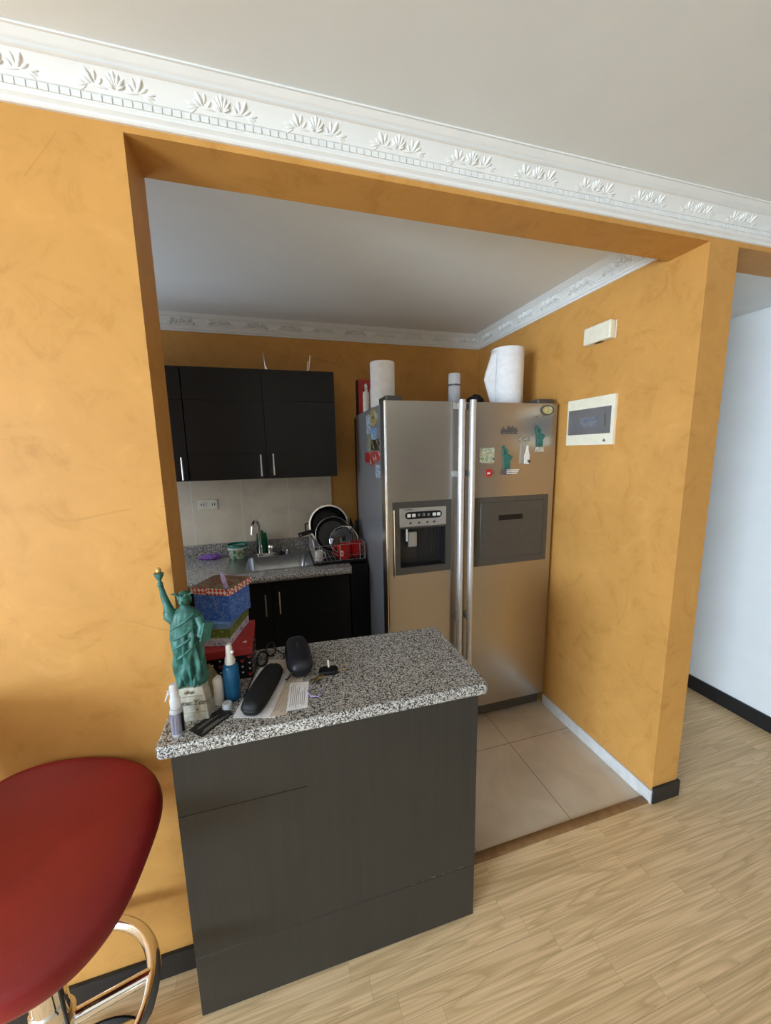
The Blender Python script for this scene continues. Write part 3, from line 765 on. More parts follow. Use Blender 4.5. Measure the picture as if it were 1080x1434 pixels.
# mini bar door
b = MB(); b.box(H1 + .004, MBX1, FY - .004, FY + .002, MBZ0, MBZ1); b.build('minibar_frame', M['panel_grey'], door_r, bevel=.002)
b = MB(); b.box(1.283, 1.667, FY - .0085, FY - .003, .966, 1.271); mbd = b.build('minibar_door', M['panel_grey'], door_r, bevel=.003)
b = MB(); b.box(1.390, 1.538, FY - .0092, FY - .0083, 1.173, 1.201); b.build('minibar_grip', M['black'], door_r)
for x0, x1 in ((FX0 + .012, .866), (1.618, 1.718)):
    b = MB(); b.prism(rrect(x0, x1, FY + .010, FY + .135, .008), FZ - .004, FZ + .024); b.build('hinge_cover', M['panel_grey'], t, bevel=.004)

# --- magnets on the front
def on_door(name, outline, label, m_, th=.004, mats=None, c=None):
    mb = MB(); mb.prism(outline, 0, th, X=XZ(0, FY - .0006, 0))
    return mb.build(name, m_, None, bevel=.0008, label=label, cat='fridge magnet')
on_door('photo_magnet', [(1.272, 1.478), (1.357, 1.474), (1.357, 1.555), (1.318, 1.551), (1.272, 1.552)], 'square souvenir picture magnet at the left of the fridge door', M['mixprint'])
t = thing('mug_magnet', (1.332, FY - .003, 1.403), 'small red mug shaped magnet below the square picture magnet', 'fridge magnet')
b = MB(); b.prism([(1.311, 1.403), (1.341, 1.406), (1.343, 1.445), (1.309, 1.445)], 0, .005, X=XZ(0, FY - .0006, 0)); b.build('mug_shape', M['redcard'], t, bevel=.001)
b = MB(); b.tube([(1.342, FY - .003, 1.437), (1.356, FY - .003, 1.435), (1.357, FY - .003, 1.423), (1.342, FY - .003, 1.415)], .0028, 8); b.build('mug_ear', M['redcard'], t)
b = MB(); b.box(1.317, 1.333, FY - .0066, FY - .0054, 1.419, 1.427); b.build('print', M['white'], t)
def figure_magnet(x, z, s, label, flag):
    t = thing('figurine_magnet', (x, FY - .003, z), label, 'fridge magnet')
    Q = lambda pts: [(x + u * s * .66, z + v * s) for u, v in pts]
    b = MB(); b.prism(Q([(-.18, .18), (.22, .18), (.22, .45), (.30, .52), (.36, .64), (.24, .66), (.15, .70), (.05, .72), (.06, .77), (.13, .81), (.05, .84), (.05, .88), (-.01, .86), (-.06, .89), (-.06, .84), (-.12, .82), (-.06, .77), (-.05, .72), (-.10, .71), (-.14, .78), (-.16, .90), (-.12, .93), (-.15, 1.0), (-.24, 1.0), (-.27, .93), (-.24, .90), (-.24, .76), (-.21, .64), (-.17, .5)]), 0, .007, X=XZ(0, FY - .0006, 0)); b.build('robed_figure', M['green'], t, bevel=.0008)
    b = MB(); b.prism(Q([(-.30, 0), (.34, 0), (.26, .19), (-.24, .19)]), 0, .008, X=XZ(0, FY - .0006, 0)); b.build('pedestal', M['stonep'] if not flag else M['ink'], t, bevel=.001)
    if flag:
        b = MB()
        for k in range(3): b.box(x + .0 * s, x + (.42 + .04 * k) * s, FY - .0095, FY - .0085, z + (.02 + .06 * k) * s, z + (.05 + .06 * k) * s)
        b.build('stripes', M['white'], t)
figure_magnet(1.429, 1.413, .150, 'green robed figure magnet on a striped foot in the middle of the fridge door', True)
figure_magnet(1.626, 1.527, .137, 'green robed figure magnet with stone foot near the right edge of the fridge door', False)
b = MB()
for k, (u, h) in enumerate([(0, .018), (.008, .030), (.016, .022), (.026, .014), (.034, .028), (.042, .036), (.050, .022), (.058, .030), (.066, .034), (.074, .020), (.082, .028), (.090, .016)]):
    b.box(1.394 + u, 1.4005 + u, FY - .0045, FY - .0006, 1.626 + .002 * (k % 3), 1.626 + h)
b.box(1.394, 1.490, FY - .0045, FY - .0006, 1.620, 1.627)
b.build('skyline_magnet', M['ink'], None, label='dark skyline shaped magnet near the top of the fridge door', cat='fridge magnet')
t = thing('keyring_magnet', (1.54, FY - .003, 1.463), 'souvenir opener magnet with two metal rings and a white bottle shape', 'fridge magnet')
b = MB()
for x in (1.519, 1.553): b.tube([(x + .014 * math.cos(a * PI / 8), FY - .004, 1.594 + .012 * math.sin(a * PI / 8)) for a in range(16)], .003, 6, closed=True)
b.prism([(1.512, 1.470), (1.534, 1.470), (1.534, 1.52), (1.527, 1.56), (1.522, 1.584), (1.516, 1.584), (1.512, 1.55)], 0, .003, X=XZ(0, FY - .0006, 0)); b.build('opener', M['panel_silver'], t)
b = MB(); b.prism([(1.536, 1.466), (1.566, 1.464), (1.568, 1.510), (1.560, 1.535), (1.558, 1.560), (1.549, 1.562), (1.546, 1.535), (1.536, 1.51)], 0, .006, X=XZ(0, FY - .0006, 0)); b.build('bottle_shape', M['white'], t, bevel=.001)
b = MB(); b.prism([(1.555, 1.472), (1.572, 1.470), (1.572, 1.486), (1.555, 1.488)], 0, .008, X=XZ(0, FY - .0006, 0)); b.build('dark_label', M['ink'], t)
t = thing('oval_magnet', (1.668, FY - .003, 1.716), 'oval dark rimmed badge magnet in the top right corner of the fridge door', 'fridge magnet')
b = MB(); b.lathe([(0, 0), (.040, 0), (.040, .004), (0, .005)], X=XZ(1.668, FY - .0006, 1.743) @ Matrix.Diagonal((1, .68, 1, 1)), n=28); b.build('badge_rim', M['ink'], t)
b = MB(); b.lathe([(0, .0052), (.031, .005), (.030, .0064), (0, .007)], X=XZ(1.668, FY - .0006, 1.743) @ Matrix.Diagonal((1, .66, 1, 1)), n=28); b.build('badge_face', M['yellowprint'], t)
b = MB(); b.tube([(1.655, FY - .002, 1.722), (1.632, FY - .002, 1.719), (1.600, FY - .002, 1.712), (1.612, FY - .002, 1.704), (1.640, FY - .002, 1.708)], .0014, 6, closed=True); b.build('wire_loop', M['brass'], t)
# --- magnets on the side
SXP = FX0 + .0096
def on_side(name, y0, y1, z0, z1, m_, label, group=None, oval=False, r=.006):
    mb = MB()
    X = Matrix(((0, 0, -1, SXP), (-1, 0, 0, 0), (0, 1, 0, 0), (0, 0, 0, 1)))   # local x -> -y, y -> z, z -> -x
    if oval: mb.lathe([(0, 0), (1, 0), (1, .005), (0, .006)], X=X @ T(-(y0 + y1) / 2, (z0 + z1) / 2, 0) @ Matrix.Diagonal(((y1 - y0) / 2, (z1 - z0) / 2, 1, 1)), n=28)
    else: mb.prism(rrect(-y1, -y0, z0, z1, r, 3), 0, .004, X=X)
    return mb.build(name, m_, None, label=label, cat='fridge magnet', group=group)
on_side('plate_magnet', .822, .970, 1.672, 1.764, M['yellowprint'], 'oval yellow and blue plate magnet at the top of the fridge side', oval=True)
on_side('tall_magnet', .972, 1.046, 1.640, 1.742, M['iceprint'], 'tall pale narrow magnet behind the oval plate magnet on the fridge side')
on_side('sky_magnet', .846, .940, 1.606, 1.667, M['blueprint'], 'plain blue sky card magnet just under the oval plate magnet')
on_side('portrait_magnet', .966, 1.036, 1.545, 1.636, M['mixprint'], 'narrow grey green picture magnet left of the dark scene magnet')
on_side('scene_magnet', .792, .950, 1.552, 1.606, M['darkprint'], 'dark scenery magnet with tan spots between blue card and red row')
on_side('souvenir_magnet', 1.008, 1.104, 1.484, 1.540, M['redcard'], 'plain orange red magnet, farthest back in the row of three on the fridge side')
on_side('souvenir_magnet', .897, .985, 1.470, 1.546, M['redprint'], 'red and white magnet in the middle of the row of three')
on_side('souvenir_magnet', .786, .876, 1.496, 1.546, M['redprint'], 'pinkish red magnet nearest the door in the row of three')
on_side('card_magnet', .792, .868, 1.410, 1.476, M['iceprint'], 'pale blue rounded magnet, lowest on the fridge side', r=.014)

# --- on top of the refrigerator
ZF = FZ - .004
def paper_roll(name, c, r, h, label):
    t = thing(name, c, label, 'paper towel roll')
    b = MB(); b.lathe([(.02, .001), (r * .97, 0), (r, .004), (r, h - .004), (r * .97, h), (.02, h), (.02, .001)], c, 40); b.build('paper', M['paperroll'], t, angle=60)
    b = MB(); b.lathe([(.0185, 0), (.0198, 0), (.0198, h + .0005), (.0185, h + .0005), (.0185, 0)], c, 20); b.build('core', M['beigepaper'], t)
    return t
paper_roll('paper_towel_roll', (.842, .925, ZF), .064, .228, 'narrow white paper towel roll on the left end of the fridge top')
t = paper_roll('paper_towel_roll', (1.548, .862, ZF), .088, .315, 'big white paper towel roll with a loose flap at the right of the fridge top')
b = MB()
for i in range(13):
    pass
vs = []; fs = []; N = 9
for j in range(N):
    v = j / (N - 1); bul = max(0, 1 - abs(v - .52) / .5)
    for i in range(7):
        u = i / 6; a = PI * (1.02 - .14 * u)
        out = .088 + .001 + .048 * bul * u * (1 - .0 * u)
        vs.append((1.548 + out * math.cos(a + .25), .862 + out * math.sin(a + .25) * 1.0 - .0, ZF + .002 + v * .300))
for j in range(N - 1): fs += [(j * 7 + i, j * 7 + i + 1, (j + 1) * 7 + i + 1, (j + 1) * 7 + i) for i in range(6)]
b.add(vs, fs); o = b.build('loose_flap', M['paperroll'], t, angle=80); sm = o.modifiers.new('thick', 'SOLIDIFY'); sm.thickness = .0012
t = thing('plastic_jar', (1.247, .905, ZF), 'clear plastic jar with pale lid between the two paper rolls', 'jar')
b = MB(); b.lathe([(0, 0), (.031, 0), (.033, .004), (.033, .118), (.030, .124), (0, .124)], (1.247, .905, ZF), 24); b.build('jar_body', M['clear'], t)
b = MB(); b.lathe([(0, .006), (.029, .006), (.029, .075), (0, .076)], (1.247, .905, ZF), 20); b.build('contents', M['label_grey'], t)
b = MB(); b.lathe([(0, .125), (.0325, .125), (.0335, .130), (.0325, .180), (.030, .184), (0, .185)], (1.247, .905, ZF), 24); b.build('lid', M['clear'], t)
b = MB(); b.lathe([(.0332, .118), (.0345, .118), (.0345, .126), (.0332, .126)], (1.247, .905, ZF), 24); b.build('sealing_band', M['panel_grey'], t)
b = lump(MB(), (1.392, .93, ZF + .033), (.050, .040, .044), .2, 9); b.build('black_pouch', M['case_black'], None, label='crumpled black pouch on the fridge top behind the big paper roll', cat='pouch')
b = MB(); b.box(.788, .870, 1.27, 1.33, ZF, ZF + .205); t = thing('red_carton', (.83, 1.30, ZF), 'red carton with black edge behind the narrow paper roll', 'carton')
b.build('carton_box', M['redcard'], t, bevel=.001); b = MB(); b.box(.7840, .7878, 1.27, 1.33, ZF, ZF + .205); b.build('black_edge', M['black'], t)
def small_bottle(x, y, h, r, label, body, cap):
    t = thing('labelled_bottle', (x, y, ZF), label, 'bottle')
    b = MB(); b.lathe([(0, 0), (r, 0), (r, h * .62), (r * .9, h * .70), (r * .55, h * .74), (0, h * .74)], (x, y, ZF), 20); b.build('can_body', body, t)
    b = MB(); b.lathe([(0, h * .735), (r * .58, h * .735), (r * .58, h * .93), (r * .3, h), (0, h)], (x, y, ZF), 16); b.build('cap', cap, t)
small_bottle(.806, 1.155, .160, .0185, 'white labelled bottle with steel cap on the fridge top, left of its pair', M['white'], M['chrome'])
small_bottle(.845, 1.150, .185, .0170, 'taller bottle partly behind the narrow paper roll on the fridge top', M['white'], M['trim_steel'])

# ------------------------------------------------------------------ on the orange wall right of the fridge
t = thing('door_chime', (XR, .434, 2.02), 'ivory door chime box high on the orange wall above the breaker panel', 'door chime')
b = MB(); b.box(XR - .006, XR, .357, .509, 2.024, 2.100); b.build('back_plate', M['ivory'], t, bevel=.002)
b = MB(); b.box(XR - .040, XR - .0055, .356, .510, 2.023, 2.101); b.build('cover', M['ivory'], t, bevel=.008, seg=3)
b = MB(); b.box(XR - .030, XR - .010, .41, .455, 2.0222, 2.0232); b.build('sound_slot', M['black'], t)
t = thing('breaker_panel', (XR, .47, 1.56), 'ivory electrical breaker panel with smoked window on the right orange wall', 'breaker panel')
b = MB()
for q in ((.326, .345, 1.557, 1.781), (.602, .614, 1.557, 1.781), (.345, .602, 1.557, 1.610), (.345, .602, 1.729, 1.781)): b.box(XR - .012, XR, *q)
b.build('frame', M['ivory'], t)
b = MB(); b.box(XR - .004, XR - .0005, .345, .602, 1.61, 1.729); b.build('inner_plate', M['panel_silver'], t)
for k in range(6):
    y = .425 + k * .018
    b = MB(); b.box(XR - .008, XR - .004, y, y + .016, 1.645, 1.69); br = b.build('breaker', M['iceprint'], t)
    b = MB(); b.box(XR - .0105, XR - .008, y + .004, y + .012, 1.668, 1.684); b.build('toggle', M['blueprint'], br)
b = MB(); b.box(XR - .0145, XR - .0125, .343, .604, 1.608, 1.731); b.build('smoked_cover', M['smoke'], t, bevel=.0008)
b = MB(); b.box(XR - .017, XR - .0145, .372, .378, 1.64, 1.70); b.build('cover_grip', M['panel_grey'], t)
b = MB(); b.box(XR - .014, XR - .012, .44, .50, 1.588, 1.600); b.build('latch', M['ivory'], t, bevel=.001)
b = MB(); X = Matrix(((0, 0, -1, XR - .012), (-1, 0, 0, .374), (0, 1, 0, 1.578), (0, 0, 0, 1)))
b.prism([(-.010, -.007), (.010, -.007), (0, .008)], 0, .0006, X=X); b.build('warning_mark', M['ink'], t)

# ------------------------------------------------------------------ things on the bar
ZB = .854
# statuette
t = thing('robed_statuette', (.022, -.028, ZB), 'green robed statuette raising a gold tipped torch on a stone foot', 'statuette')
PX = T(.024, -.026, ZB) @ RZ(-.12)
def sq(h): return [(-h, -h * .72), (h, -h * .72), (h, h * .72), (-h, h * .72)]
b = MB()
for z0, z1, h0, h1 in ((0, .022, .046, .0445), (.0225, .044, .0435, .042), (.0445, .066, .041, .039), (.0665, .090, .0375, .034)):
    b.prism(sq(h0), z0, z1, X=PX, top=sq(h1))
b.build('stone_foot', M['stonep'], t, bevel=.0012)
text_mesh('New York', .021, PX @ T(.006, -.0312, .050) @ RX(PI / 2 - .05), 'lettering', M['ink'], t, shear=.25)
for u, v, r in ((-.005, .078, .006), (.007, .077, .005), (.018, .030, .003)):
    b = MB(); b.ell((u, -.0285 + .04 * (v - .08), v), (r, .002, r * .7), X=PX, nu=8, nv=6); b.build('relief_mark', M['rock'], t)
b = MB(); lump(b, (.062, .006, ZB + .055), (.022, .024, .058), .12, 5); b.v = [Vector((p.x, p.y, max(p.z, ZB))) for p in b.v]; b.build('rock', M['rock'], t)
# robe
FXm = T(.024, -.026, ZB + .090) @ RZ(-.10)
rob = [  # z, cx, rx, ry, fold
    (.000, .002, .0370, .0270, .0), (.010, .002, .0365, .0280, .10), (.026, .002, .0345, .0280, .16), (.045, .001, .0335, .0270, .17), (.075, .000, .0335, .0265, .15), (.105, -.001, .0345, .0260, .12), (.135, -.001, .0350, .0255, .12), (.158, .000, .0350, .0245, .10),
    (.176, .001, .0365, .0250, .08), (.192, .002, .0360, .0225, .05), (.204, .003, .0270, .0180, .03), (.212, .003, .0120, .0115, .0), (.220, .003, .0085, .0090, .0)]
b = MB(); NA = 56; vs = []; fs = []
def interp(z):
    for k in range(len(rob) - 1):
        a, c = rob[k], rob[k + 1]
        if a[0] <= z <= c[0]:
            u = (z - a[0]) / (c[0] - a[0]); return [p + (q - p) * u for p, q in zip(a, c)]
    return rob[-1]
NZ = 46
for j in range(NZ):
    z = .220 * j / (NZ - 1); _, cx, rx, ry, fo = interp(z)
    for i in range(NA):
        a = 2 * PI * i / NA
        q = 1 + 1.5 * fo * (.60 * math.sin(9 * a + 26 * z) + .45 * math.sin(13 * a - 40 * z + 1.1) + .3 * math.sin(5 * a - 48 * z)) * (1 if z < .15 else .7)
        if z < .040 and abs(((a + PI / 2 + PI) % (2 * PI)) - PI) < .62: q *= .66 + .30 * (z / .040)
        vs.append((cx + rx * q * math.cos(a), ry * q * math.sin(a), z))
for j in range(NZ - 1): fs += [(j * NA + i, j * NA + (i + 1) % NA, (j + 1) * NA + (i + 1) % NA, (j + 1) * NA + i) for i in range(NA)]
fs += [tuple(range(NA - 1, -1, -1)), tuple(range((NZ - 1) * NA, NZ * NA))]
b.add(vs, fs, X=FXm)
# diagonal drape rolls over the robe
for k, (z0, z1) in enumerate(((.170, .120), (.150, .095), (.125, .062), (.205, .150))):
    pts = []
    for i in range(9):
        u = i / 8; a = PI + .15 + (PI - .5) * u; z = z1 + (z0 - z1) * u; _, cx, rx, ry, fo = interp(z)
        pts.append((cx + rx * 1.01 * math.cos(a), ry * 1.03 * math.sin(a), z))
    b.tube(pts, [.001, .0028, .0036, .004, .004, .0036, .003, .002, .001], 8, X=FXm)
# feet
for sx in (-.018, .014): b.tube([(sx, -.012, .030), (sx * 1.1, -.020, .010), (sx * 1.2, -.030, .004)], [.008, .006, .004], 8, X=FXm)
# left forearm holding the slab
b.tube([(.034, -.004, .186), (.043, -.008, .158), (.040, -.022, .140), (.048, -.028, .138)], [.0125, .0115, .0085, .006], 12, X=FXm)
# raised arm with sleeve
b.tube([(-.026, -.002, .186), (-.033, -.002, .202), (-.037, -.003, .224), (-.042, -.004, .248), (-.045, -.004, .267), (-.047, -.004, .278)], [.0155, .0135, .0095, .0078, .006, .0065], 14, X=FXm)
b.tube([(-.022, -.002, .180), (-.032, -.002, .196), (-.037, -.003, .208)], [.016, .0185, .0125], 14, X=FXm)
for k in range(4): b.tube([(-.040 - .001 * k, -.010 + .005 * k, .186 - .002 * k), (-.034, -.012 + .006 * k, .204)], .0028, 6, X=FXm)
b.build('robed_body', M['green'], t, angle=60)
# head with hair and circlet
b = MB(); b.ell((.003, -.004, .234), (.0125, .0145, .0175), X=FXm, nu=18, nv=12); b.ell((.003, -.0178, .231), (.0022, .004, .005), X=FXm)
for sx in (-.0048, .0108): b.ell((sx, -.0155, .2365), (.0028, .0018, .0012), X=FXm)
b.ell((.003, -.0165, .2245), (.0042, .002, .0013), X=FXm)
b.build('head', M['green'], t, angle=80)
b = MB()
for k in range(16):
    a = PI * .04 + PI * .92 * k / 15
    b.ell((.003 + .0135 * math.cos(a), .001 + .013 * math.sin(a), .236 - .004 * (k % 3)), (.0045, .0045, .0095), X=FXm, nu=8, nv=6)
b.ell((.003, .002, .243), (.0145, .0145, .012), X=FXm, nu=16, nv=8)
b.build('hair', M['green'], t, angle=80)
b = MB(); b.lathe([(.0142, .2435), (.0158, .2435), (.0165, .249), (.0148, .249), (.0142, .2435)], X=FXm @ T(.003, 0, 0), n=24)
for k in range(7):
    a = PI + PI * (k + .0) / 6; ca, sa = math.cos(a), math.sin(a)
    L_ = .011 + .004 * (k % 2)
    b.tube([(.003 + .0150 * ca, .0150 * sa, .247), (.003 + (.0150 + L_) * ca, (.0150 + L_ * .6) * sa, .2515 + .004 * abs(sa))], [.0030, .0006], 6, X=FXm)
b.build('circlet', M['green'], t, angle=60)
b = MB(); b.tube([(-.047, -.004, .264), (-.0475, -.004, .294)], [.0035, .0045], 10, X=FXm); b.lathe([(0, 0), (.006, .0), (.0105, .010), (.0115, .016), (.0085, .016), (0, .013)], X=FXm @ T(-.0475, -.004, .292), n=18); b.ell((-.047, -.004, .278), (.0072, .0075, .0085), X=FXm)
b.build('torch', M['green'], t, angle=60)
b = MB(); b.ell((-.0475, -.004, .3145), (.0068, .0068, .0085), X=FXm, nu=14, nv=10); b.build('gold_flame', M['gold'], t, angle=80)
b = MB(); b.box(-.013, .013, -.003, .003, -.024, .024, X=FXm @ T(.055, -.020, .148) @ RZ(.75) @ RY(.30)); b.build('slab', M['green'], t, bevel=.001)

# spray bottle (clear)
c = (.000, -.098, ZB)
t = thing('spray_bottle', c, 'small clear spray bottle with grey label at the left corner of the bar', 'spray bottle')
b = MB(); b.lathe([(0, 0), (.0140, 0), (.0150, .003), (.0150, .066), (.0120, .072), (.0, .073)], c, 24); b.build('bottle_body', M['clear'], t)
b = MB(); b.lathe([(.0152, .008), (.0156, .008), (.0156, .062), (.0152, .062)], c, 24); b.build('bottle_label', M['label_grey'], t)
b = MB(); b.box(-.0005, .0055, -.0005, .0005, .010, .060, X=T(c[0] + .0125, c[1] - .0098, ZB) @ RZ(.92)); b.build('dark_stripe', M['black'], t)
b = MB(); b.lathe([(0, .073), (.0115, .073), (.0125, .076), (.0125, .096), (.0105, .100), (.0095, .130), (.0070, .136), (0, .137)], c, 24)
b.tube([(c[0], c[1], ZB + .122), (c[0] - .014, c[1] - .006, ZB + .121)], .0035, 8)
b.tube([(c[0] - .010, c[1] - .004, ZB + .118), (c[0] - .019, c[1] - .008, ZB + .098)], [.003, .002], 8)
b.build('spray_head', M['clear'], t)
# roll-on
c = (.081, -.002, ZB); t = thing('roll_on_bottle', c, 'pearly white roll on bottle between statuette and blue spray bottle', 'bottle')
b = MB(); b.lathe([(0, 0), (.0125, 0), (.0140, .004), (.0152, .020), (.0150, .044), (0, .0442)], c, 24); b.build('bottle_body', M['pearl'], t)
b = MB(); b.lathe([(.0, .0444), (.0154, .0444), (.0152, .070), (.0125, .079), (.006, .083), (0, .0835)], c, 24); b.build('cap', M['pearl'], t)
# blue spray bottle
c = (.117, .010, ZB); t = thing('spray_bottle', c, 'translucent blue spray bottle with a white cap on the bar', 'spray bottle')
b = MB(); b.lathe([(0, 0), (.0200, 0), (.0218, .004), (.0222, .050), (.0222, .094), (.0190, .104), (.0120, .109), (0, .109)], c, 28); b.build('bottle_body', M['bluegl'], t)
b = MB(); b.lathe([(0, .107), (.0135, .107), (.0140, .110), (.0125, .124), (.0095, .132), (.0088, .158), (.0070, .165), (0, .166)], c, 20); b.tube([(c[0], c[1], ZB + .146), (c[0] + .012, c[1] - .009, ZB + .143)], .004, 8); b.build('spray_cap', M['white'], t)
# loose cap
c = (.106, -.030, ZB); b = MB(); b.lathe([(.0125, 0), (.0135, 0), (.0125, .014), (.0105, .016), (0, .016), (0, .0145), (.0105, .0145), (.0118, .012), (.0125, 0)], c, 20)
b.build('bottle_cap', M['clear'], None, label='loose clear cap lying in front of the blue spray bottle', cat='cap')
# black card with fine print
t = thing('leaflet', (.073, -.078, ZB), 'black leaflet with fine pale print at the front of the bar', 'leaflet')
F = frame((.021, -.094, ZB + .0006), (.067, .069, 0), (-.036, .037, 0)); F = frame((.0395, -.1125, ZB + .0004), (.067, .068, 0), (-.037, .037, 0))
LL, WW = .0965, .051
b = MB(); b.box(0, LL, -WW / 2, WW / 2, 0, .0012, X=F); b.build('card', M['black'], t)
b = MB()
for k in range(3):
    b.box(.006 + .006 * k, LL - .010 - .012 * k, -WW * .36 + k * .004, -WW * .36 + k * .004 + .0012, .0012, .0015, X=F)
b.box(.012, LL * .75, WW * .10, WW * .10 + .0014, .0012, .0015, X=F); b.box(.015, LL * .6, WW * .2, WW * .2 + .0009, .0012, .0015, X=F)
b.build('fine_print', M['panel_silver'], t)
# papers
def sheet(quad, z, m_, name, label, lines=0, la=0):
    t = thing(name, (sum(p[0] for p in quad) / 4, sum(p[1] for p in quad) / 4, z), label, 'paper')
    mb = MB(); mb.prism(quad, z, z + .0006); mb.build('page', m_, t)
    if lines:
        P = lambda u, v: Vector((*[(1 - u) * (1 - v) * quad[0][i] + u * (1 - v) * quad[1][i] + u * v * quad[2][i] + (1 - u) * v * quad[3][i] for i in (0, 1)], 0))
        mb = MB(); rr = random.Random(la)
        for k in range(lines):
            u = .12 + .78 * k / lines; v0 = .06 + .1 * rr.random(); v1 = .55 + .4 * rr.random()
            a, c_ = P(u, v0), P(u, v1); d = P(u + .022, v0) - a
            mb.add([(p.x, p.y, z + .0008) for p in (a, a + d, c_ + d, c_)], [(0, 1, 2, 3)])
        mb.build('print_lines', M['ink'], t)
sheet([(.124, -.079), (.232, -.113), (.292, .105), (.186, .150)], ZB + .0003, M['paper'], 'paper_sheet', 'white paper sheet lowest under the long spectacle case')
sheet([(.218, -.108), (.262, -.110), (.330, .075), (.285, .115)], ZB + .0011, M['beigepaper'], 'paper_receipt', 'beige receipt strip beside the long spectacle case', 5, 3)
sheet([(.262, -.098), (.318, -.100), (.332, .020), (.276, .028)], ZB + .0019, M['paper'], 'paper_slip', 'small printed slip with dark lines nearest the keys', 8, 5)
sheet([(.200, .100), (.262, .082), (.278, .168), (.214, .185)], ZB + .0019, M['beigepaper'], 'paper_note', 'cream paper note behind the long spectacle case', 3, 8)

def soft_case(name, c, ang, L_, W_, H_, m_, label, zipm=None):
    t = thing(name, c, label, 'spectacle case')
    X = T(*c) @ RZ(ang); mb = MB(); rings = []
    NS = 10; o_n = 40
    def sup(hx, hy, n=3.8): return [(hx * math.copysign(abs(math.cos(2 * PI * i / o_n)) ** (2 / n), math.cos(2 * PI * i / o_n)), hy * math.copysign(abs(math.sin(2 * PI * i / o_n)) ** (2 / n), math.sin(2 * PI * i / o_n))) for i in range(o_n)]
    vs = []; fs = []
    for j in range(NS + 1):
        ph = -PI / 2 + PI * j / NS; k = max(.0, math.cos(ph)) ** .5; z = H_ / 2 + H_ / 2 * math.sin(ph)
        ins = min(L_, W_) * .5 * (1 - k) * .85
        vs += [(x, y, z) for x, y in sup(L_ / 2 - ins, W_ / 2 - ins)]
    for j in range(NS): fs += [(j * o_n + i, j * o_n + (i + 1) % o_n, (j + 1) * o_n + (i + 1) % o_n, (j + 1) * o_n + i) for i in range(o_n)]
    fs += [tuple(range(o_n - 1, -1, -1)), tuple(range(NS * o_n, (NS + 1) * o_n))]
    mb.add(vs, fs, X=X); mb.build('shell', m_, t, angle=70)
    mb = MB(); mb.tube([X @ Vector((x * 1.004, y * 1.006, H_ * .5)) for x, y in sup(L_ / 2, W_ / 2)], .0016 if zipm is None else .0022, 6, closed=True); mb.build('seam' if zipm is None else 'zip', M['black'] if zipm is None else zipm, t)
    return t, X
t, X = soft_case('spectacle_case', (.202, -.002, ZB + .0025), math.radians(71), .208, .067, .042, M['case_black'], 'long matt black hard spectacle case lying on the papers')
t, X = soft_case('spectacle_case', (.3085, .138, ZB + .0025), math.radians(92), .205, .078, .052, M['case_navy'], 'rounded navy black zipped spectacle case behind the keys', M['case_black'])
b = MB(); b.box(-.018, .018, -.003, .003, .0512, .0522, X=X @ T(.02, 0, 0)); b.build('badge', M['panel_grey'], t)
b = MB(); b.tube([X @ Vector((-.098, .026, .026)), X @ Vector((-.104, .034, .020)), X @ Vector((-.100, .044, .008)), X @ Vector((-.090, .048, .003))], .0022, 8); b.build('zip_pull', M['dark'], t)
# spectacles
t = thing('spectacles', (.18, .10, ZB), 'folded dark rimmed spectacles lying behind the long spectacle case', 'spectacles')
def lens_frame(cx, cy, cz, yaw, tilt): return T(cx, cy, cz) @ RZ(yaw) @ RX(PI / 2 - tilt)
Ls = [lens_frame(.203, .205, ZB + .026, -.5, .2), lens_frame(.172, .158, ZB + .026, 1.05, .2)]
Ls = [lens_frame(.222, .216, ZB + .024, .95, .25), lens_frame(.1935, .160, ZB + .024, .95, .25)]
for k, Xl in enumerate(Ls):
    b = MB(); b.tube([Xl @ Vector((.026 * math.cos(2 * PI * i / 24), .0215 * math.sin(2 * PI * i / 24), 0)) for i in range(24)], .0027, 6, closed=True); rm = b.build('rim', M['black'], t)
    b = MB(); b.lathe([(0, -.0005), (1, -.0005), (1, .0005), (0, .0005)], X=Xl @ Matrix.Diagonal((.0255, .021, 1, 1)), n=24); b.build('lens', M['glass'], rm)
b = MB(); b.tube([Ls[0] @ Vector((-.0258, .005, 0)), Ls[1] @ Vector((.0258, .005, 0))], .002, 6); b.build('bridge', M['black'], t)
b = MB(); p = Ls[1] @ Vector((-.027, .008, 0)); b.tube([p, (.176, .112, ZB + .018), (.160, .045, ZB + .010), (.148, -.005, ZB + .005)], [.0024, .002, .002, .0035], 8); b.build('temple', M['black'], t)
b = MB(); p = Ls[0] @ Vector((.027, .008, 0)); b.tube([p, (.228, .225, ZB + .020), (.262, .195, ZB + .010), (.262, .180, ZB + .004)], [.0024, .002, .002, .003], 8); b.build('temple', M['black'], t)
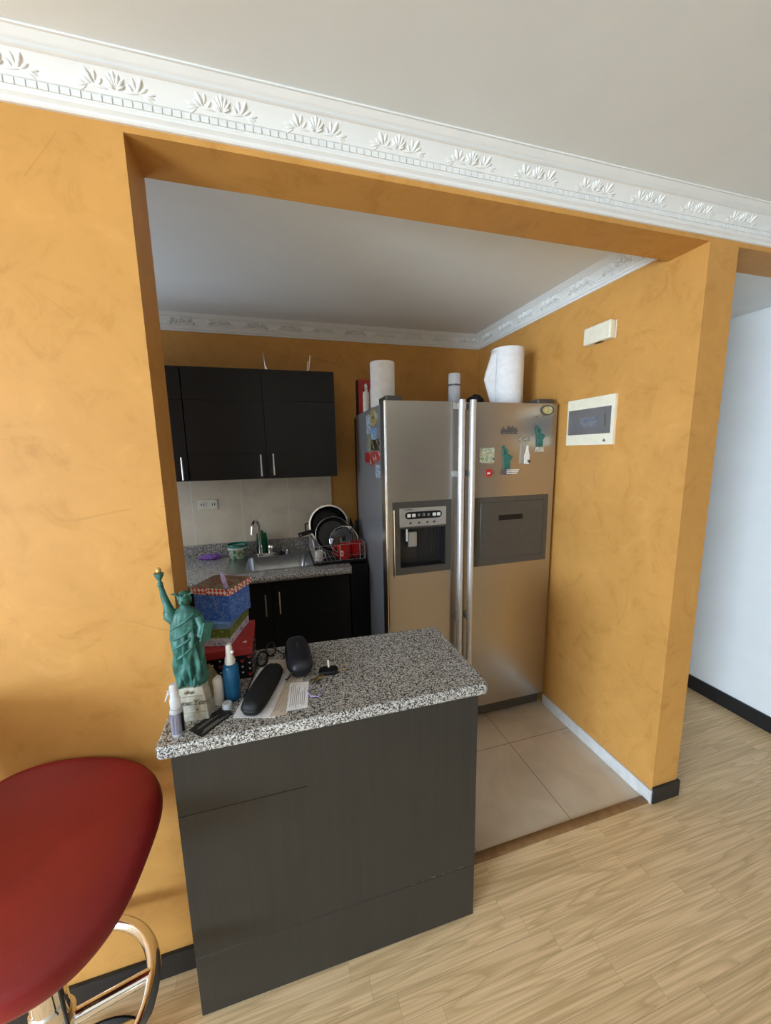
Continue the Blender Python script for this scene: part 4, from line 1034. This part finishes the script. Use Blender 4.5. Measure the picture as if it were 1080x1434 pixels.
# keys
t = thing('key_bunch', (.385, .04, ZB), 'bunch of keys with black car fob and lilac cord on the bar', 'keys')
b = MB(); b.prism(rrect(-.030, .030, -.019, .019, .013), 0, .013, X=T(.396, .052, ZB) @ RZ(-.12)); b.build('key_fob', M['black'], t, bevel=.004)
b = MB(); b.box(-.003, .003, -.004, .020, .0, .003, X=T(.398, .064, ZB + .0135) @ RX(.9)); b.build('metal_clip', M['chrome'], t)
for k, (dx, dy) in enumerate(((-.060, -.052), (-.045, -.070), (-.070, -.030))):
    b = MB(); d = Vector((dx, dy, 0)); u = d.normalized(); p = Vector((.378, .036, ZB + .002 + .0016 * k)); F = frame(p, u, (0, 0, 1)); F = frame(p, u, (-u.y, u.x, 0))
    b.prism([(0, -.0085), (.014, -.0085), (.019, -.003), (.019, -.003), (.046, -.003), (.050, 0), (.046, .003), (.019, .003), (.014, .0085), (0, .0085)][0:3] + [(.046, -.003), (.050, 0), (.046, .003), (.019, .003), (.014, .0085), (0, .0085)], 0, .0015, X=F)
    b.build('key', M['brass'] if k != 1 else M['trim_steel'], t)
b = MB(); b.tube([(.378 + .014 * math.cos(a * PI / 8), .034 + .014 * math.sin(a * PI / 8), ZB + .005 + .002 * math.sin(a)) for a in range(16)], .0012, 6, closed=True); b.build('ring', M['trim_steel'], t)
b = MB(); b.tube([(.352, .004, ZB + .004), (.336, -.014, ZB + .004), (.322, -.030, ZB + .005), (.330, -.056, ZB + .004), (.352, -.062, ZB + .003), (.366, -.045, ZB + .003), (.372, -.010, ZB + .003)], .0014, 6); b.build('cord', M['lilac'], t)
b = MB(); b.tube([(.41, .05, ZB + .002), (.436, .056, ZB + .002), (.452, .052, ZB + .002)], .002, 6); b.build('key_tip', M['brass'], t)

# boxes
def lidbox(name, near, ang, W_, D_, z0, z1, lid, side, lidm, topm, label, over=.004):
    """near = front right corner; ang = direction of the front edge (towards the right)"""
    t = thing(name, (near[0], near[1], z0), label, 'gift box')
    X = T(near[0], near[1], 0) @ RZ(ang)
    b = MB(); b.box(-W_, 0, 0, D_, z0, z1 - .003, X=X); b.build('box_body', side, t, bevel=.001)
    b = MB(); b.box(-W_ - over, over, -over, D_ + over, z1 - lid, z1, X=X); o = b.build('lid', [lidm, topm], t, bevel=.001)
    for p in o.data.polygons:
        if p.normal.z > .9: p.material_index = 1
    return t, X
t, X = lidbox('gift_box', (.167, .100), 0, .140, .195, ZB, .957, .024, M['black'], M['redcard'], M['redcard'], 'red lidded black box with hearts, lowest of the stacked boxes', .003)
hm = [MB(), MB()]
rr = random.Random(3)
def heart(mb, Xh, s):
    pts = [(0, -.9), (.55, -.3), (.95, .25), (.8, .75), (.4, .85), (0, .45), (-.4, .85), (-.8, .75), (-.95, .25), (-.55, -.3)]
    mb.prism([(x * s, y * s) for x, y in pts], 0, .0006, X=Xh)
for i in range(7):
    for j in range(4):
        x = .034 + i * .021; z = ZB + .012 + j * .019 + (.009 if i % 2 else 0)
        if z > .928: continue
        k = (i * 2 + j) % 3; heart(hm[1 if k == 0 else 0], XZ(x, .1002, z), .0065 if k == 0 else .0036)
for i in range(8):
    for j in range(4):
        y = .110 + i * .023; z = ZB + .012 + j * .019 + (.009 if i % 2 else 0)
        if z > .928: continue
        k = (i + j) % 3; heart(hm[1 if k == 0 else 0], Matrix(((0, 0, 1, .1668), (1, 0, 0, y), (0, 1, 0, z), (0, 0, 0, 1))), .0065 if k == 0 else .0036)
hm[0].build('white_hearts', M['white'], t); hm[1].build('red_hearts', M['redcard'], t)
b = MB(); heart(b, T(.148, .135, .9571) @ RZ(.4), .007); b.build('lid_heart', M['white'], t)
t, X = lidbox('gift_box', (.107, .121), math.radians(-15), .098, .170, .9576, 1.034, .018, M['snow'], M['skyprint'], M['skyprint'], 'green and snowy village printed box in the middle of the stacked boxes', .003)
b = MB(); b.box(-.060, .0008, -.0008, .172, .985, 1.014, X=X); b.build('green_band', M['greenprint'], t)
t, X = lidbox('gift_box', (.114, .126), math.radians(-27.5), .122, .112, 1.0345, 1.140, .021, M['bluebox'], M['gingham'], M['collage'], 'blue lace print box with red gingham lid, topmost of the stack', .006)
b = MB(); vs = []; fs = []
for i in range(9):
    u = i / 8; x = .111 - .012 * u; y = .118 + .008 * u - .02 * math.sin(PI * u); z = 1.141 + .055 * math.sin(PI * u * .62); wv = .007 * (1 - .4 * u)
    vs += [(x - wv, y - .002, z), (x + wv, y + .002, z)]
for i in range(8): fs.append((2 * i, 2 * i + 1, 2 * i + 3, 2 * i + 2))
b.add(vs, fs); o = b.build('ribbon_curl', M['lilac'], None, label='curled lilac ribbon lying on the gingham box lid', cat='ribbon', angle=80); sm = o.modifiers.new('thick', 'SOLIDIFY'); sm.thickness = .0008

# ------------------------------------------------------------------ bar stool
SC = (-.272, -.232)
t = thing('bar_stool', (*SC, 0), 'red leatherette swivel bar stool on a chrome column at the left wall', 'bar stool')
b = MB(); b.lathe([(0, 0), (.168, 0), (.172, .004), (.168, .010), (.10, .020), (.045, .034), (.038, .06), (0, .06)], (*SC, 0), 48); b.build('base', M['chrome'], t)
b = MB(); b.lathe([(.169, .001), (.174, .001), (.175, .006), (.170, .0085)], (*SC, 0), 48); b.build('rubber_rim', M['black'], t)
b = MB(); b.lathe([(0, .05), (.034, .05), (.034, .37), (.030, .375), (.030, .58), (.036, .585), (.036, .62), (0, .62)], (*SC, 0), 28); b.build('column', M['chrome'], t)
b = MB(); b.tube([(SC[0] + .19 * math.cos(2 * PI * i / 48), SC[1] + .19 * math.sin(2 * PI * i / 48), .30) for i in range(48)], .0155, 12, closed=True)
for a in (.20, .20 + PI): b.tube([(SC[0] + .03 * math.cos(a), SC[1] + .03 * math.sin(a), .30), (SC[0] + .19 * math.cos(a), SC[1] + .19 * math.sin(a), .30)], .0145, 12)
b.lathe([(.0345, .278), (.042, .278), (.042, .322), (.0345, .322)], (*SC, 0), 24); b.build('footrest', M['chrome'], t)
b = MB(); b.box(SC[0] - .10, SC[0] + .10, SC[1] - .10, SC[1] + .10, .618, .640); b.build('seat_plate', M['black'], t, bevel=.004)
b = MB(); b.tube([(SC[0] + .03, SC[1] - .05, .61), (SC[0] + .06, SC[1] - .06, .55), (SC[0] + .052, SC[1] - .045, .42), (SC[0] + .045, SC[1] - .03, .34)], .0035, 8); b.build('lever_cable', M['black'], t)
# scooped round seat, its back raised towards the wall corner
SEX, SEY, SHX, SHY = -.256, -.228, .210, .226
def seat_pt(th, rho):
    n = 2.9; c_, s_ = math.cos(th), math.sin(th)
    ex = math.copysign(abs(c_) ** (2 / n), c_); ey = math.copysign(abs(s_) ** (2 / n), s_)
    d = ex * .62 - ey * .78
    z = .728 + (.052 * max(0, -d) + .004) * rho ** 2.2 - .010 * max(0, d) * rho ** 3 - .030 * max(0, ex) * rho ** 4 + .012 * ey * rho
    return SEX + SHX * ex * rho + (.024) * ey * rho - .004, SEY + SHY * ey * rho, z
NA = 64; vs = []; fs = []; rows = [(r / 8, 0) for r in range(1, 9)]
prof = [(k / 9, 0.0) for k in range(1, 9)] + [(.945, -.001), (.98, -.007), (1.0, -.020), (1.0, -.034), (.97, -.048), (.90, -.056), (.7, -.062), (.4, -.064)]
vs.append(seat_pt(0, 0))
for r, dz in prof:
    for i in range(NA):
        x, y, z = seat_pt(2 * PI * i / NA, r); vs.append((x, y, z + dz))
fs += [(0, 1 + i, 1 + (i + 1) % NA) for i in range(NA)]
for k in range(len(prof) - 1):
    a = 1 + k * NA; fs += [(a + i, a + NA + i, a + NA + (i + 1) % NA, a + (i + 1) % NA) for i in range(NA)]
a = 1 + (len(prof) - 1) * NA; fs.append(tuple(a + i for i in range(NA)))
b = MB(); b.add(vs, fs); b.build('seat', M['red_leather'], t, sub=1, angle=180)
# low curved back behind the seat
vs = []; fs = []; NB = 17; NH = 8
for sd in (0, 1):
    for j in range(NH):
        v = j / (NH - 1)
        for i in range(NB):
            u = i / (NB - 1); th = math.radians(118 + 104 * u); edge = (2 * abs(u - .5)) ** 3
            k = 1.0 + .10 * v + (.10 if sd else .0) * (1 - edge * .7)
            x, y, z = seat_pt(th, 1.0)
            vs.append((SEX + (x - SEX) * k - .070, SEY + (y - SEY) * k * .93 - .005, .690 + v * (.30 - .13 * edge)))
for sd in (0, 1):
    o_ = sd * NH * NB
    for j in range(NH - 1):
        for i in range(NB - 1):
            q = (o_ + j * NB + i, o_ + j * NB + i + 1, o_ + (j + 1) * NB + i + 1, o_ + (j + 1) * NB + i); fs.append(q if sd else q[::-1])
H_ = NH * NB
for j in range(NH - 1):
    for i in (0, NB - 1): fs.append((j * NB + i, (j + 1) * NB + i, H_ + (j + 1) * NB + i, H_ + j * NB + i))
for i in range(NB - 1):
    for j in (0, NH - 1): fs.append((j * NB + i, j * NB + i + 1, H_ + j * NB + i + 1, H_ + j * NB + i))
b = MB(); b.add(vs, fs); b.build('backrest', M['red_leather'], t, bevel=.012, seg=3, angle=60)
b = MB(); b.tube([(SC[0] - .05, SC[1] + .01, .646), (SC[0] - .17, SC[1] + .035, .650), (SC[0] - .245, SC[1] + .055, .662), (SC[0] - .290, SC[1] + .065, .70), (SC[0] - .305, SC[1] + .07, .80)], .014, 10); b.build('back_support', M['chrome'], t)

# ------------------------------------------------------------------ light
def area(name, loc, rot, sx, sy, power, col, spread=PI):
    l = bpy.data.lights.new(name, 'AREA'); l.shape = 'RECTANGLE'; l.size = sx; l.size_y = sy; l.energy = power; l.color = col; l.spread = spread
    o = bpy.data.objects.new(name, l); COL.objects.link(o); o.location = loc; o.rotation_euler = rot
    return o
area('daylight_left', (XL - .01, (WY0 + WY1) / 2, (WZ0 + WZ1) / 2), (0, -PI / 2, 0), WZ1 - WZ0 - .1, WY1 - WY0 - .1, 530, (.66, .83, 1.0))
area('daylight_kitchen', (-.905, .9, 1.55), (0, -PI / 2, 0), .85, .85, 9.0, (.76, .88, 1.0))
wd = bpy.data.worlds.new('World'); bpy.context.scene.world = wd; wd.use_nodes = True
nt = wd.node_tree; sky = nt.nodes.new('ShaderNodeTexSky'); sky.sky_type = 'NISHITA'; sky.sun_disc = False; sky.sun_elevation = math.radians(45)
nt.links.new(sky.outputs[0], nt.nodes['Background'].inputs[0]); nt.nodes['Background'].inputs[1].default_value = .15

# ------------------------------------------------------------------ camera
yw, pt, rl, f = .2805, -.1582, -.0187, 528.63
F_ = Vector((math.sin(yw) * math.cos(pt), math.cos(yw) * math.cos(pt), math.sin(pt)))
r0 = Vector((math.cos(yw), -math.sin(yw), 0)); u0 = r0.cross(F_)
R_ = r0 * math.cos(rl) + u0 * math.sin(rl); U_ = -r0 * math.sin(rl) + u0 * math.cos(rl)
cd = bpy.data.cameras.new('camera'); cd.sensor_fit = 'VERTICAL'; cd.sensor_height = 24; cd.lens = f / 1434 * 24; cd.clip_start = .01
co = bpy.data.objects.new('camera', cd); COL.objects.link(co)
mw = Matrix((R_, U_, -F_)).transposed().to_4x4(); mw.translation = Vector((.2733, -1.0606, 1.5422)); co.matrix_world = mw
sc = bpy.context.scene; sc.camera = co
vs_ = sc.view_settings; sc.display_settings.display_device = 'sRGB'; vs_.view_transform = 'Standard'; vs_.look = 'None'; vs_.gamma = 1; vs_.exposure = -0.05
try: sc.cycles.use_denoising = True; sc.cycles.max_bounces = 10; sc.cycles.diffuse_bounces = 6; sc.cycles.sample_clamp_indirect = 6
except Exception: pass
